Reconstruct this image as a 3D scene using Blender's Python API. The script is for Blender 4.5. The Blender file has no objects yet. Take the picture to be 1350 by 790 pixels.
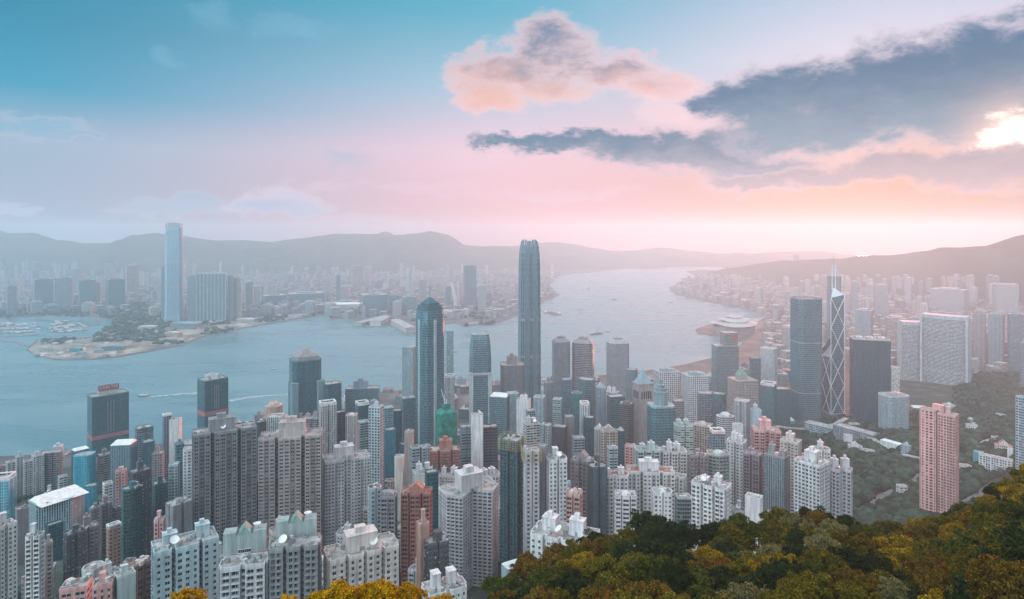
import bpy, bmesh, math, random
import numpy as np
from mathutils import Vector, Matrix
from mathutils.geometry import tessellate_polygon
random.seed(11); RNG = np.random.default_rng(5)
S = bpy.context.scene
COL = S.collection
PI = math.pi
# ------------------------------------------------------------------ camera
H, F, CX, HY = 410.0, 812.0, 675.0, 312.0     # eye height (m), focal length and horizon of the survey in photo units
cam = bpy.data.objects.new('camera', bpy.data.cameras.new('camera')); COL.objects.link(cam)
cam.location = (0, 0, H); cam.rotation_euler = (PI/2, 0, 0)
cam.data.sensor_fit = 'HORIZONTAL'; cam.data.sensor_width = 36; cam.data.lens = F/1350*36
cam.data.shift_y = -(395-HY)/1350
cam.data.clip_start = 1; cam.data.clip_end = 60000
S.camera = cam
# ------------------------------------------------------------------ sun, exposure
SUN_AZ, SUN_EL = math.radians(29.0), math.radians(9.5)
SUN_DIR = Vector((math.sin(SUN_AZ)*math.cos(SUN_EL), math.cos(SUN_AZ)*math.cos(SUN_EL), math.sin(SUN_EL)))
sl = bpy.data.lights.new('sun', 'SUN'); sl.energy = 4.1; sl.angle = math.radians(2.5); sl.color = (1.0, .32, .235)
so = bpy.data.objects.new('sun', sl); COL.objects.link(so)
so.rotation_euler = SUN_DIR.to_track_quat('Z', 'Y').to_euler(); so.location = (300, 300, 900)
S.view_settings.view_transform = 'Standard'; S.view_settings.look = 'None'
S.view_settings.exposure = 0.46; S.view_settings.gamma = 1.0; S.view_settings.use_curve_mapping = False
S.render.engine = 'CYCLES'
cy = S.cycles
cy.max_bounces = 4; cy.diffuse_bounces = 1; cy.glossy_bounces = 2; cy.transmission_bounces = 1; cy.volume_bounces = 2
cy.transparent_max_bounces = 4; cy.caustics_reflective = False; cy.caustics_refractive = False
cy.use_denoising = True; cy.sample_clamp_indirect = 4; cy.use_adaptive_sampling = True; cy.adaptive_threshold = .008
HAZE_DENSITY, HAZE_G = 1.32e-4, .46

def lin(r, g=None, b=None):
    if g is None: r, g, b = r
    f = lambda c: (c/255/12.92 if c/255 <= .04045 else ((c/255+.055)/1.055)**2.4)
    return (f(r), f(g), f(b), 1)
def azel(px, y):
    az = math.atan((px-CX)/F); return math.degrees(az), math.degrees(math.atan((HY-y)*math.cos(az)/F))
# ------------------------------------------------------------------ node helper
class NT:
    def __init__(s, tree): s.t = tree; s.n = tree.nodes; s.l = tree.links
    def new(s, typ, **kw):
        n = s.n.new(typ)
        for k, v in kw.items(): setattr(n, k, v)
        return n
    def put(s, sock, v):
        if hasattr(v, 'is_output') or isinstance(v, bpy.types.NodeSocket): s.l.new(v, sock)
        elif v is not None:
            try: sock.default_value = v
            except Exception: sock.default_value = tuple(v)[:3]
    def m(s, op, a, b=None, c=None, clamp=False):
        n = s.new('ShaderNodeMath', operation=op, use_clamp=clamp)
        for i, v in enumerate((a, b, c)):
            if v is not None: s.put(n.inputs[i], v)
        return n.outputs[0]
    def v(s, op, a, b=None):
        n = s.new('ShaderNodeVectorMath', operation=op)
        s.put(n.inputs[0], a)
        if b is not None: s.put(n.inputs[1], b)
        return n.outputs['Value'] if op in ('DOT_PRODUCT', 'LENGTH', 'DISTANCE') else n.outputs[0]
    def mix(s, f, a, b, blend='MIX'):
        n = s.new('ShaderNodeMix', data_type='RGBA', blend_type=blend); n.clamp_factor = True
        s.put(n.inputs[0], f); s.put(n.inputs[6], a); s.put(n.inputs[7], b); return n.outputs[2]
    def ss(s, x, lo, hi, to0=0., to1=1., smooth=True):
        n = s.new('ShaderNodeMapRange', interpolation_type='SMOOTHSTEP' if smooth else 'LINEAR'); n.clamp = True
        for i, q in enumerate((x, lo, hi, to0, to1)): s.put(n.inputs[i], q)
        return n.outputs[0]
    def ramp(s, x, stops):
        n = s.new('ShaderNodeValToRGB'); e = n.color_ramp.elements
        while len(e) < len(stops): e.new(.5)
        for i, (p, c) in enumerate(stops): e[i].position = p; e[i].color = c
        s.put(n.inputs[0], x); return n.outputs[0]
    def noise(s, vec, scale, detail=4, rough=.55, dist=0):
        n = s.new('ShaderNodeTexNoise'); s.put(n.inputs['Vector'], vec)
        n.inputs['Scale'].default_value = scale; n.inputs['Detail'].default_value = detail
        n.inputs['Roughness'].default_value = rough; n.inputs['Distortion'].default_value = dist
        return n.outputs[0], n.outputs[1]
    def comb(s, x, y, z):
        n = s.new('ShaderNodeCombineXYZ')
        for i, q in enumerate((x, y, z)): s.put(n.inputs[i], q)
        return n.outputs[0]
    def sep(s, v):
        n = s.new('ShaderNodeSeparateXYZ'); s.put(n.inputs[0], v); return n.outputs
# ------------------------------------------------------------------ world: Nishita sky graded to the dusk colours, with procedural clouds by direction
def build_world():
    w = bpy.data.worlds.new('World'); S.world = w; w.use_nodes = True
    t = NT(w.node_tree); t.n.clear()
    out = t.new('ShaderNodeOutputWorld'); bg = t.new('ShaderNodeBackground'); t.l.new(bg.outputs[0], out.inputs[0])
    d = t.v('NORMALIZE', t.new('ShaderNodeTexCoord').outputs['Generated'])
    x, y, z = t.sep(d)
    U = t.m('MULTIPLY', t.m('ARCTAN2', x, y), 180/PI)
    V = t.m('MULTIPLY', t.m('ARCSINE', z), 180/PI)
    el = t.ss(V, -2, 40, smooth=False)
    P = lambda deg: (deg+2)/42  # stops above the view are brightened to add light on the city
    L = t.ramp(el, [(P(-2), lin(90, 126, 148)), (P(0), lin(96, 128, 150)), (P(3), lin(132, 146, 168)), (P(7), lin(136, 158, 178)), (P(11), lin(20, 136, 168)), (P(16), lin(0, 120, 150)), (P(26), lin(0, 120, 150)), (P(31), lin(90, 165, 195)), (P(40), (.66, .76, .82, 1))])
    M = t.ramp(el, [(P(-2), lin(198, 118, 124)), (P(0), lin(198, 118, 124)), (P(4), lin(206, 156, 168)), (P(8), lin(210, 176, 190)), (P(14), lin(140, 172, 192)), (P(20), lin(66, 152, 176)), (P(26), lin(50, 150, 178)), (P(31), lin(90, 165, 195)), (P(40), (.66, .76, .82, 1))])
    R = t.ramp(el, [(P(-2), lin(90, 20, 16)), (P(0), lin(90, 20, 16)), (P(2.5), lin(90, 28, 22)), (P(5), lin(138, 90, 84)), (P(9), lin(178, 146, 154)), (P(15), lin(178, 180, 200)), (P(22), lin(138, 164, 192)), (P(31), lin(90, 165, 195)), (P(40), (.66, .76, .82, 1))])
    sky = t.mix(t.ss(U, -42, 2), L, M)
    sky = t.mix(t.ss(U, -4, 34), sky, R)
    # unseen sky away from the sun, brightened as added fill light on the facades
    sky = t.mix(t.ss(t.m('ABSOLUTE', t.m('SUBTRACT', U, 10)), 70, 130), sky, t.ramp(el, [(P(-2), lin(150, 170, 185)), (P(5), (.62, .70, .76, 1)), (P(20), (.66, .76, .82, 1)), (P(40), (.66, .76, .82, 1))]))
    # unseen sky behind the viewer: added boost on the left, dimmed right, lights facades
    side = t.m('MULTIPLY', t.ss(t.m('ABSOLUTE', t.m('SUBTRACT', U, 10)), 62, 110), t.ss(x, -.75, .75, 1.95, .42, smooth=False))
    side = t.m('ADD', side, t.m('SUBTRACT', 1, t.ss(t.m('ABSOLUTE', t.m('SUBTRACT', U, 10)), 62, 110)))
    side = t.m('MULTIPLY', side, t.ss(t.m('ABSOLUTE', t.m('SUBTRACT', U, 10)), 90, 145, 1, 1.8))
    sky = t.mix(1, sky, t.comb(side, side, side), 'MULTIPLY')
    nis = t.new('ShaderNodeTexSky', sky_type='NISHITA'); nis.sun_disc = False
    nis.sun_elevation = SUN_EL; nis.sun_rotation = SUN_AZ; nis.altitude = 400
    ns = t.v('SCALE', nis.outputs[0]); ns.node.inputs['Scale'].default_value = .1
    sky = t.mix(.06, sky, ns)
    # domain distortion for the clouds
    n1, c1 = t.noise(t.v('MULTIPLY', d, (1, 1, 1.7)), 7, 6, .6)
    n2, c2 = t.noise(t.v('MULTIPLY', d, (1, 1, 2.2)), 26, 5, .62)
    n3, c3 = t.noise(t.v('MULTIPLY', d, (1, 1, 2.0)), 13, 7, .68, .4)
    off = t.v('ADD', t.v('MULTIPLY', t.v('SUBTRACT', c1, (.5, .5, .5)), (9, 5, 0)), t.v('MULTIPLY', t.v('SUBTRACT', c2, (.5, .5, .5)), (2.6, 2.0, 0)))
    Q = t.v('ADD', t.comb(U, V, 0), off)
    Vq = t.sep(Q)[1]
    def field(ells, dq=(0, 0)):
        f = None
        for (px, py, rx, ry) in ells:
            cu, cv = azel(px, py); ru = abs(azel(px+rx, py)[0]-cu); rv = abs(azel(px, py-ry)[1]-cv)
            q = t.v('MULTIPLY', t.v('SUBTRACT', Q, (cu+dq[0], cv+dq[1], 0)), (1/ru, 1/rv, 0))
            e = t.m('SUBTRACT', 1, t.v('DOT_PRODUCT', q, q))
            f = e if f is None else t.m('SMOOTH_MAX', f, e, .35)
        return f
    def cloud(sky, ells, edge, top, bot, vr, namp=.9, lo=-.15, hi=.55, opac=1., core=(.15, .8)):
        f = t.m('ADD', field(ells), t.m('MULTIPLY', t.m('SUBTRACT', n3, .5), namp*2))
        v0 = azel(CX, vr[1])[1]; v1 = azel(CX, vr[0])[1]
        body = t.mix(t.ss(t.m('ADD', Vq, t.m('MULTIPLY', t.m('SUBTRACT', n2, .5), 3)), v0, v1), lin(bot), lin(top))
        c = t.mix(t.ss(f, core[0], core[1]), lin(edge), body)
        return t.mix(t.m('MULTIPLY', t.ss(f, lo, hi), opac), sky, c)
    # thin wisps, small puffs at left
    sky = cloud(sky, [(45, 166, 85, 15), (0, 158, 70, 17), (95, 176, 40, 9)], (186, 178, 192), (176, 176, 192), (120, 158, 180), (150, 178), .9, -.2, 1.0, .75, (.0, 1.))
    sky = cloud(sky, [(8, 269, 44, 11)], (200, 184, 196), (196, 184, 198), (160, 174, 194), (258, 276), .8, -.3, .8, .85)
    sky = cloud(sky, [(235, 275, 84, 15), (195, 281, 60, 10), (270, 271, 40, 14)], (180, 174, 192), (146, 160, 182), (146, 160, 182), (262, 288), .7, -.3, .8, .9, (.0, .9))
    sky = cloud(sky, [(376, 262, 58, 22), (345, 270, 44, 14), (410, 270, 40, 12)], (204, 184, 196), (186, 178, 196), (150, 164, 188), (248, 280), .8, -.3, .8, .9, (.0, 1.))
    sky = cloud(sky, [(282, 22, 48, 30), (400, 38, 66, 20), (205, 80, 26, 20), (805, 6, 60, 18), (450, 212, 45, 14)], (130, 166, 188), (124, 164, 188), (110, 162, 186), (0, 80), 1.0, -.1, 1.6, .45)
    sky = cloud(sky, [(620, 216, 80, 12), (560, 245, 90, 9), (480, 292, 130, 8), (720, 255, 140, 9), (420, 238, 60, 8)], (214, 180, 190), (206, 178, 192), (206, 178, 192), (200, 260), 1.0, -.1, 1.2, .45)
    # central orange cumulus
    sky = cloud(sky, [(738, 66, 58, 40), (668, 100, 84, 34), (806, 92, 76, 28), (648, 128, 54, 24), (866, 108, 56, 22), (610, 100, 44, 26), (720, 112, 76, 24)],
                (222, 182, 182), (92, 116, 140), (208, 164, 152), (58, 134), 1.15, -.6, 1.0, .95, (.0, 1.2))
    sky = cloud(sky, [(905, 138, 60, 40), (960, 150, 60, 30)], (232, 196, 200), (190, 184, 198), (220, 186, 188), (100, 170), .9, -.3, 1.2, .75)
    # middle dark band
    sky = cloud(sky, [(750, 194, 100, 17), (850, 200, 120, 26), (930, 208, 110, 30), (1010, 226, 120, 28), (690, 191, 60, 11), (980, 190, 60, 26)],
                (196, 176, 188), (14, 98, 126), (130, 142, 156), (186, 244), .85, -.6, .9, .97, (-.25, .75))
    # glow round the break in the cloud, seen through thinner cloud
    sunv = Vector((math.sin(math.radians(azel(1330, 178)[0]))*math.cos(math.radians(azel(1330, 178)[1])), math.cos(math.radians(azel(1330, 178)[0]))*math.cos(math.radians(azel(1330, 178)[1])), math.sin(math.radians(azel(1330, 178)[1]))))
    sd = t.v('DOT_PRODUCT', d, tuple(sunv))
    # big teal bank at right
    sky = cloud(sky, [(1010, 132, 96, 58), (1100, 122, 120, 58), (1200, 104, 130, 66), (1300, 84, 130, 72), (1390, 60, 120, 84), (1120, 164, 150, 44), (960, 120, 60, 32), (1420, 120, 100, 70), (1250, 150, 140, 46), (1040, 172, 90, 30)],
                (188, 176, 188), (0, 92, 124), (92, 132, 150), (104, 222), .85, -.6, .85, 1., (-.25, .7))
    glow = t.m('POWER', t.m('MAXIMUM', sd, 0), 900)
    sky = t.mix(t.m('MULTIPLY', glow, .6), sky, lin(250, 204, 182))
    hot = t.m('ADD', field([(1318, 178, 34, 18), (1350, 174, 40, 30)]), t.m('MULTIPLY', t.m('SUBTRACT', n3, .5), 1.6))
    sky = t.mix(t.ss(hot, -.9, 1.0), sky, (1.35, 1.12, .95, 1))
    # lower grey band and lit slots under it
    sky = cloud(sky, [(1180, 226, 100, 24), (1280, 222, 140, 30), (1380, 222, 110, 34), (1090, 236, 90, 16), (1000, 240, 80, 12)],
                (214, 176, 172), (112, 126, 140), (146, 138, 146), (200, 252), .8, -.6, .9, .95, (-.2, .8))
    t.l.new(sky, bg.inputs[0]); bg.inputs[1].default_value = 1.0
    w.cycles.sampling_method = 'MANUAL'; w.cycles.sample_map_resolution = 512
build_world()
# ------------------------------------------------------------------ object helpers
def link(o): COL.objects.link(o); return o
def mesh(name, verts, faces, mats=(), mi=None, uv=None, smooth=False):
    me = bpy.data.meshes.new(name)
    me.from_pydata([tuple(v) for v in verts], [], [tuple(f) for f in faces])
    for m_ in mats: me.materials.append(m_)
    if mi is not None and len(mi): me.polygons.foreach_set('material_index', np.asarray(mi, dtype=np.int32))
    if uv is not None:
        l = me.uv_layers.new(name='UVMap'); l.data.foreach_set('uv', np.asarray(uv, dtype=np.float32).ravel())
    if smooth: me.polygons.foreach_set('use_smooth', np.ones(len(me.polygons), dtype=bool))
    me.update(); return me
def obj(name, me, parent=None, color=None, loc=None, rotz=None):
    o = link(bpy.data.objects.new(name, me))
    if parent: o.parent = parent
    if color: o.color = (*color[:3], 1)
    if loc is not None: o.location = loc
    if rotz is not None: o.rotation_euler.z = rotz
    return o
def tag(o, label=None, cat=None, group=None, kind=None):
    if label: o['label'] = label
    if cat: o['category'] = cat
    if group: o['group'] = group
    if kind: o['kind'] = kind
    return o
class MB:
    """collects boxes, prisms and tubes into one mesh"""
    def __init__(s): s.v = []; s.f = []; s.mi = []; s.uv = []
    def add(s, vs, fs, mi=0, uvs=None):
        b = len(s.v); s.v += [tuple(v) for v in vs]
        for k, f in enumerate(fs):
            s.f.append(tuple(b+i for i in f)); s.mi.append(mi)
            s.uv += uvs[k] if uvs else [(0, 0)]*len(f)
        return s
    def box(s, x0, x1, y0, y1, z0, z1, mi=0):
        return s.add([(x0, y0, z0), (x1, y0, z0), (x1, y1, z0), (x0, y1, z0), (x0, y0, z1), (x1, y0, z1), (x1, y1, z1), (x0, y1, z1)],
                     [(0, 1, 5, 4), (1, 2, 6, 5), (2, 3, 7, 6), (3, 0, 4, 7), (4, 5, 6, 7), (3, 2, 1, 0)], mi)
    def prism(s, poly, z0, z1, mi=0, cap=True, poly2=None):
        n = len(poly); q = poly2 or poly
        vs = [(x, y, z0) for x, y in poly]+[(x, y, z1) for x, y in q]
        fs = [(i, (i+1) % n, n+(i+1) % n, n+i) for i in range(n)]
        if cap: fs.append(tuple(range(n, 2*n)))
        return s.add(vs, fs, mi)
    def bar(s, a, b, r, n=6, r2=None, mi=0):
        a, b = Vector(a), Vector(b); d = (b-a).normalized(); u = d.orthogonal().normalized(); w = d.cross(u); r2 = r if r2 is None else r2
        vs = [a+(u*math.cos(2*PI*i/n)+w*math.sin(2*PI*i/n))*r for i in range(n)]+[b+(u*math.cos(2*PI*i/n)+w*math.sin(2*PI*i/n))*r2 for i in range(n)]
        return s.add(vs, [(i, (i+1) % n, n+(i+1) % n, n+i) for i in range(n)]+[tuple(range(n, 2*n)), tuple(range(n))[::-1]], mi)
    def me(s, name, mats, smooth=False): return mesh(name, s.v, s.f, mats, s.mi, s.uv, smooth)
# ------------------------------------------------------------------ materials
def newmat(name):
    m_ = bpy.data.materials.new(name); m_.use_nodes = True; t = NT(m_.node_tree)
    b = t.n['Principled BSDF']; return m_, t, b
def simple(name, col, rough=.8, metal=0., var=.12, scale=.15, spec=.3):
    m_, t, b = newmat(name)
    co = t.new('ShaderNodeTexCoord').outputs['Object']
    n, _ = t.noise(co, scale, 5, .6)
    k = t.ss(n, .3, .7, 1-var*2, 1+var, smooth=False)
    c = t.mix(1, (*col, 1), t.comb(k, k, k), 'MULTIPLY'); t.l.new(c, b.inputs['Base Color'])
    b.inputs['Roughness'].default_value = rough; b.inputs['Metallic'].default_value = metal
    b.inputs['Specular IOR Level'].default_value = spec
    return m_
def stained(t, col, co, amt=.35):
    """rain streaks running down a wall and blotches of repair paint"""
    n, _ = t.noise(t.v('MULTIPLY', co, (.55, .55, .035)), 1, 6, .65)
    n2, _ = t.noise(co, .09, 4, .6)
    k = t.m('MULTIPLY', t.ss(n, .35, .68, 1-amt, 1.04, smooth=False), t.ss(n2, .3, .7, 1-amt*.5, 1.05, smooth=False))
    return t.mix(1, col, t.comb(k, k, t.m('MULTIPLY', k, 1.01)), 'MULTIPLY')
def wall_mat(k=1.0):
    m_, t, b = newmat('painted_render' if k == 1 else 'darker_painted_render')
    oi = t.new('ShaderNodeObjectInfo'); co = t.new('ShaderNodeTexCoord').outputs['Object']
    t.l.new(stained(t, t.mix(1, oi.outputs['Color'], (k, k, k*1.02, 1), 'MULTIPLY'), co, .4), b.inputs['Base Color'])
    b.inputs['Roughness'].default_value = .75; b.inputs['Specular IOR Level'].default_value = .25
    return m_
def facade(name, a, b_, glass, metal=.0, rough=.2, curtain=.25, mull=0., soft=.0, gvar=.5):
    """windows laid out by floor and bay (UV counts bays and floors); wall colour comes from the object"""
    m_, t, b = newmat(name)
    uv = t.new('ShaderNodeUVMap').outputs[0]; u, v, _ = t.sep(uv)
    fu, fv = t.m('FRACT', u), t.m('FRACT', v); iu, iv = t.m('FLOOR', u), t.m('FLOOR', v)
    oi = t.new('ShaderNodeObjectInfo'); co = t.new('ShaderNodeTexCoord').outputs['Object']
    wx = t.m('LESS_THAN', t.m('ABSOLUTE', t.m('SUBTRACT', fu, .5)), a/2)
    wz = t.m('LESS_THAN', t.m('ABSOLUTE', t.m('SUBTRACT', fv, .5)), b_/2)
    if name[0] in 'pb' and 'ribbon' not in name:
        wc = t.new('ShaderNodeTexWhiteNoise', noise_dimensions='2D'); t.l.new(t.comb(iu, oi.outputs['Random'], 0), wc.inputs['Vector'])
        wx = t.m('LESS_THAN', t.m('ABSOLUTE', t.m('SUBTRACT', fu, .5)), t.ss(wc.outputs['Value'], .05, 1, a*.26, a*.62, smooth=False))
    mask = t.m('MULTIPLY', wx, wz)
    wn = t.new('ShaderNodeTexWhiteNoise', noise_dimensions='3D'); t.l.new(t.comb(iu, iv, oi.outputs['Random']), wn.inputs['Vector'])
    wn2 = t.new('ShaderNodeTexWhiteNoise', noise_dimensions='3D'); t.l.new(t.comb(iu, t.m('FLOOR', t.m('DIVIDE', v, 7)), oi.outputs['Random']), wn2.inputs['Vector'])
    r = wn.outputs['Value']
    k = t.m('MULTIPLY', t.ss(r, 0, 1, 1-gvar, 1+gvar, smooth=False), t.ss(wn2.outputs['Value'], 0, 1, .8, 1.2, smooth=False))
    g = t.mix(1, (*glass, 1), t.comb(k, k, k), 'MULTIPLY')
    g = t.mix(t.m('MULTIPLY', t.m('GREATER_THAN', r, 1-curtain), .45), g, oi.outputs['Color'])
    wall = stained(t, oi.outputs['Color'], co, .28)
    t.l.new(t.mix(mask, wall, g), b.inputs['Base Color'])
    t.l.new(t.m('MULTIPLY_ADD', mask, rough-.75, .75), b.inputs['Roughness'])
    t.l.new(t.m('MULTIPLY', mask, metal), b.inputs['Metallic'])
    b.inputs['Specular IOR Level'].default_value = .45
    return m_
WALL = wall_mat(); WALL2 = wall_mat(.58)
MAT = {
 'P': facade('punched_window_facade', .62, .56, (.018, .036, .044), curtain=.16),
 'B': facade('ribbon_window_facade', .88, .54, (.02, .045, .055), .05, curtain=.16),
 'G': facade('curtain_wall_glass', .90, .80, (.048, .15, .185), .3, .16, .06, gvar=.35),
 'K': facade('dark_curtain_wall', .94, .86, (.02, .10, .125), .25, .14, .03, gvar=.3),
 'C': facade('bright_blue_curtain_wall', .94, .88, (.025, .33, .46), .3, .14, .02, gvar=.2),
 'D': facade('deep_grid_facade', .60, .60, (.022, .045, .058), .05, .2, .08),
 'V': facade('vertical_fin_facade', .56, .93, (.042, .135, .17), .2, .2, .06, gvar=.3),
 'R': facade('balcony_strip_facade', .72, .64, (.022, .036, .042), 0, .4, .22),
 'H': facade('pale_curtain_wall', .92, .84, (.13, .32, .40), .3, .14, .03, gvar=.18),
 'S': WALL,
}
GLASS = [None]*3
for i, c in enumerate([(.010, .024, .030), (.024, .046, .054), (.12, .135, .135)]):
    m_, t, b = newmat(['dark_window_glass', 'grey_window_glass', 'curtained_window_glass'][i])
    oi = t.new('ShaderNodeObjectInfo'); k = t.ss(oi.outputs['Random'], 0, 1, .5, 1.6, smooth=False)
    t.l.new(t.mix(1, (*c, 1), t.comb(k, k, k), 'MULTIPLY'), b.inputs['Base Color'])
    b.inputs['Roughness'].default_value = .15; b.inputs['Specular IOR Level'].default_value = .28; GLASS[i] = m_
FRAME = simple('aluminium_frame', (.42, .45, .46), .5, .2)
ACBOX = simple('air_conditioner_case', (.5, .5, .48), .6)
ROOF = simple('roof_screed', (.42, .40, .39), .9, 0, .3, .12)
ROOF_D = simple('bitumen_roof', (.2, .2, .2), .9, 0, .3, .12)
ROOF_R = simple('clay_tile_roof', (.42, .19, .13), .85, 0, .25, .2)
ROOF_G = simple('verdigris_roof', (.20, .32, .29), .7, 0, .25, .2)
WHITE = simple('white_paint', (.74, .75, .74), .6, 0, .12, .3)
STEEL = simple('grey_steel', (.28, .30, .31), .5, .3)
RED = simple('red_paint', (.45, .06, .06), .6)
NETG = simple('green_scaffold_net', (.02, .22, .17), .9, 0, .3, .2)
BAMBOO = simple('bamboo_pole', (.40, .35, .21), .8)
# ------------------------------------------------------------------ terrain
def sea(px, y):
    Y = H*F/(y-HY); return ((px-CX)*Y/F, Y)
COAST = [(-1900, 1120), (-1400, 1130)]+[sea(*p) for p in [(0, 603), (120, 598), (300, 575), (380, 553), (440, 533), (500, 518), (560, 512), (640, 506), (700, 503), (740, 500), (790, 496), (850, 490), (900, 482), (940, 472), (965, 462), (980, 452), (955, 446), (920, 440), (917, 435), (935, 428), (1000, 424), (1012, 418), (990, 409), (940, 400), (905, 392), (884, 385), (882, 380), (895, 374), (915, 367), (925, 362), (960, 357)]]
_cx = [p[0] for p in COAST[:17]]; _cy = [p[1] for p in COAST[:17]]
def lerp_tab(x, xs, ys): return np.interp(x, xs, ys)
def sstep(x, a, b): t = np.clip((x-a)/(b-a), 0, 1); return t*t*(3-2*t)
def vnoise(X, Y, s, seed=0):
    """smooth value noise"""
    X = np.asarray(X, float)/s+seed*17.3; Y = np.asarray(Y, float)/s-seed*9.1
    xi, yi = np.floor(X), np.floor(Y); fx, fy = X-xi, Y-yi
    h = lambda a, b: np.modf(np.abs(np.sin(a*127.1+b*311.7+seed*74.7)*43758.5453))[0]
    fx = fx*fx*(3-2*fx); fy = fy*fy*(3-2*fy)
    return (h(xi, yi)*(1-fx)+h(xi+1, yi)*fx)*(1-fy)+(h(xi, yi+1)*(1-fx)+h(xi+1, yi+1)*fx)*fy-.5
def fbm(X, Y, s, o=5, seed=0): return sum(vnoise(X, Y, s/2**k, seed+k)*.5**k for k in range(o))
def land(X, Y):
    X = np.asarray(X, float); Y = np.asarray(Y, float)
    g = 337+(140-Y)*.33+np.where(X > 32, .12*(X-32), .35*np.maximum(X-32, -110))+np.maximum(0, 30-Y)*.9
    g = np.minimum(g, 404)+24*np.exp(-((X+20)/22)**2/2-((Y-62)/10)**2/2)*(Y > 20)
    m = np.interp(Y, [150, 220, 285, 350, 450, 550, 640, 800, 1000, 1200, 1500, 1700, 2000], [240, 195, 165, 145, 125, 110, 98, 70, 38, 14, 5, 2, -6])
    m = m+sstep(X, 250, 900)*np.interp(Y, [200, 640, 1000, 1200, 1600, 2000, 2600], [60, 42, 50, 40, 24, 10, 0])
    k = np.clip((Y-150)/65, 0, 1); z = g*(1-k)+m*k
    z = z+fbm(X, Y, 90, 4, 3)*6*np.clip((Y-150)/100, 0, 1)*np.clip((z-8)/40, 0, 1)
    ys = np.interp(X, _cx, _cy)
    return np.minimum(z, (ys-40-Y)*.15+2)
def ground_mat(name, stops, scale, rough=.95, bump=0):
    m_, t, b = newmat(name); co = t.new('ShaderNodeTexCoord').outputs['Object']
    n, _ = t.noise(co, scale, 8, .65)
    t.l.new(t.ramp(n, [(p, (*c, 1)) for p, c in stops]), b.inputs['Base Color']); b.inputs['Roughness'].default_value = rough
    b.inputs['Specular IOR Level'].default_value = .1
    return m_
M_SOIL = ground_mat('hillside_soil_and_grass', [(.3, (.03, .045, .035)), (.5, (.06, .075, .06)), (.68, (.14, .145, .14))], .02)
M_TOWN = ground_mat('town_ground', [(.3, (.05, .055, .055)), (.5, (.12, .12, .115)), (.7, (.2, .19, .18))], .012)
M_RECL = ground_mat('reclaimed_land', [(.3, (.05, .07, .05)), (.44, (.16, .15, .12)), (.55, (.32, .28, .24)), (.72, (.48, .42, .37))], .009)
M_FOREST = ground_mat('forested_hill', [(.3, (.022, .042, .03)), (.6, (.045, .075, .05)), (.75, (.08, .10, .07))], .006)
def grid_mesh(name, xs, ys, zf, mat, smooth=True):
    X, Y = np.meshgrid(xs, ys); Z = zf(X, Y)
    v = np.stack([X.ravel(), Y.ravel(), Z.ravel()], 1); nx, ny = len(xs), len(ys)
    f = [(j*nx+i, j*nx+i+1, (j+1)*nx+i+1, (j+1)*nx+i) for j in range(ny-1) for i in range(nx-1)]
    return mesh(name, v, f, [mat], smooth=smooth)
xs = np.concatenate([np.arange(-1900, -300, 40), np.arange(-300, 420, 9), np.arange(420, 3000, 45)])
ys = np.concatenate([np.arange(-260, 0, 30), np.arange(0, 330, 7), np.arange(330, 2100, 24)])
tag(obj('hillside', grid_mesh('hillside', xs, ys, lambda X, Y: land(X, Y)-7*(1-sstep(land(X, Y), 7, 26))*(np.asarray(Y) > 600), M_SOIL)), kind='structure')
def slab(name, poly, z, mat, side=None, depth=6):
    tri = tessellate_polygon([[Vector((x, y, 0)) for x, y in poly]]); n = len(poly)
    v = [(x, y, z) for x, y in poly]+[(x, y, z-depth) for x, y in poly]
    ar = sum(poly[i][0]*poly[(i+1) % n][1]-poly[(i+1) % n][0]*poly[i][1] for i in range(n))
    f = []
    for t in tri:
        a, b, c = (Vector(v[i]) for i in t)
        f.append(tuple(t) if (b-a).cross(c-a).z > 0 else tuple(t)[::-1])
    mi = [0]*len(f)
    for i in range(n):
        j = (i+1) % n; q = (i, n+i, n+j, j) if ar > 0 else (i, j, n+j, n+i)
        f.append(q); mi.append(1)
    return mesh(name, v, f, [mat, side or mat], mi)
SEAWALL = simple('stone_seawall', (.22, .21, .2), .9, 0, .2, .05)
isl = COAST+[(9500, 7250), (9500, -280), (-1900, -280)]
tag(obj('ground', slab('ground', isl, 2.2, M_TOWN, SEAWALL)), kind='structure')
KOW = [sea(*p) for p in [(48, 449), (35, 462), (45, 469), (75, 475.5), (120, 474.5), (150, 472), (200, 463.5), (240, 455.5), (262, 446), (300, 437.5), (345, 428.5), (385, 422), (418, 416.5), (436, 416), (434, 422), (456, 420), (470, 424), (478, 430), (500, 431), (505, 425), (530, 425), (528, 435), (545, 441), (556, 436), (575, 429), (600, 426), (612, 431), (626, 428), (640, 429), (662, 424), (690, 414), (722, 396), (738, 389), (727, 383), (724, 377), (730, 368), (742, 362), (780, 359.5)]]
KOW = KOW+[(2600, 9500), (-9000, 9500), (-9000, 3000)]+[sea(*p) for p in [(-200, 420), (-60, 421), (20, 419.5), (60, 417.5), (110, 418), (150, 421), (146, 430), (130, 440), (120, 446)]]
tag(obj('peninsula_ground', slab('peninsula_ground', KOW, 3.0, M_TOWN, SEAWALL)), kind='structure')
rec = [sea(*p) for p in [(50, 450), (37, 462), (47, 468.5), (75, 474.8), (120, 473.8), (150, 471.2), (200, 462.7), (240, 454.8), (262, 445.4), (300, 437), (345, 428), (385, 421.4), (416, 416.3), (400, 414.5), (350, 419), (300, 424), (250, 428), (200, 433), (150, 440), (120, 447)]]
tag(obj('waterfront_ground', slab('waterfront_ground', rec, 3.3, M_RECL, SEAWALL, 4)), kind='structure')
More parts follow.
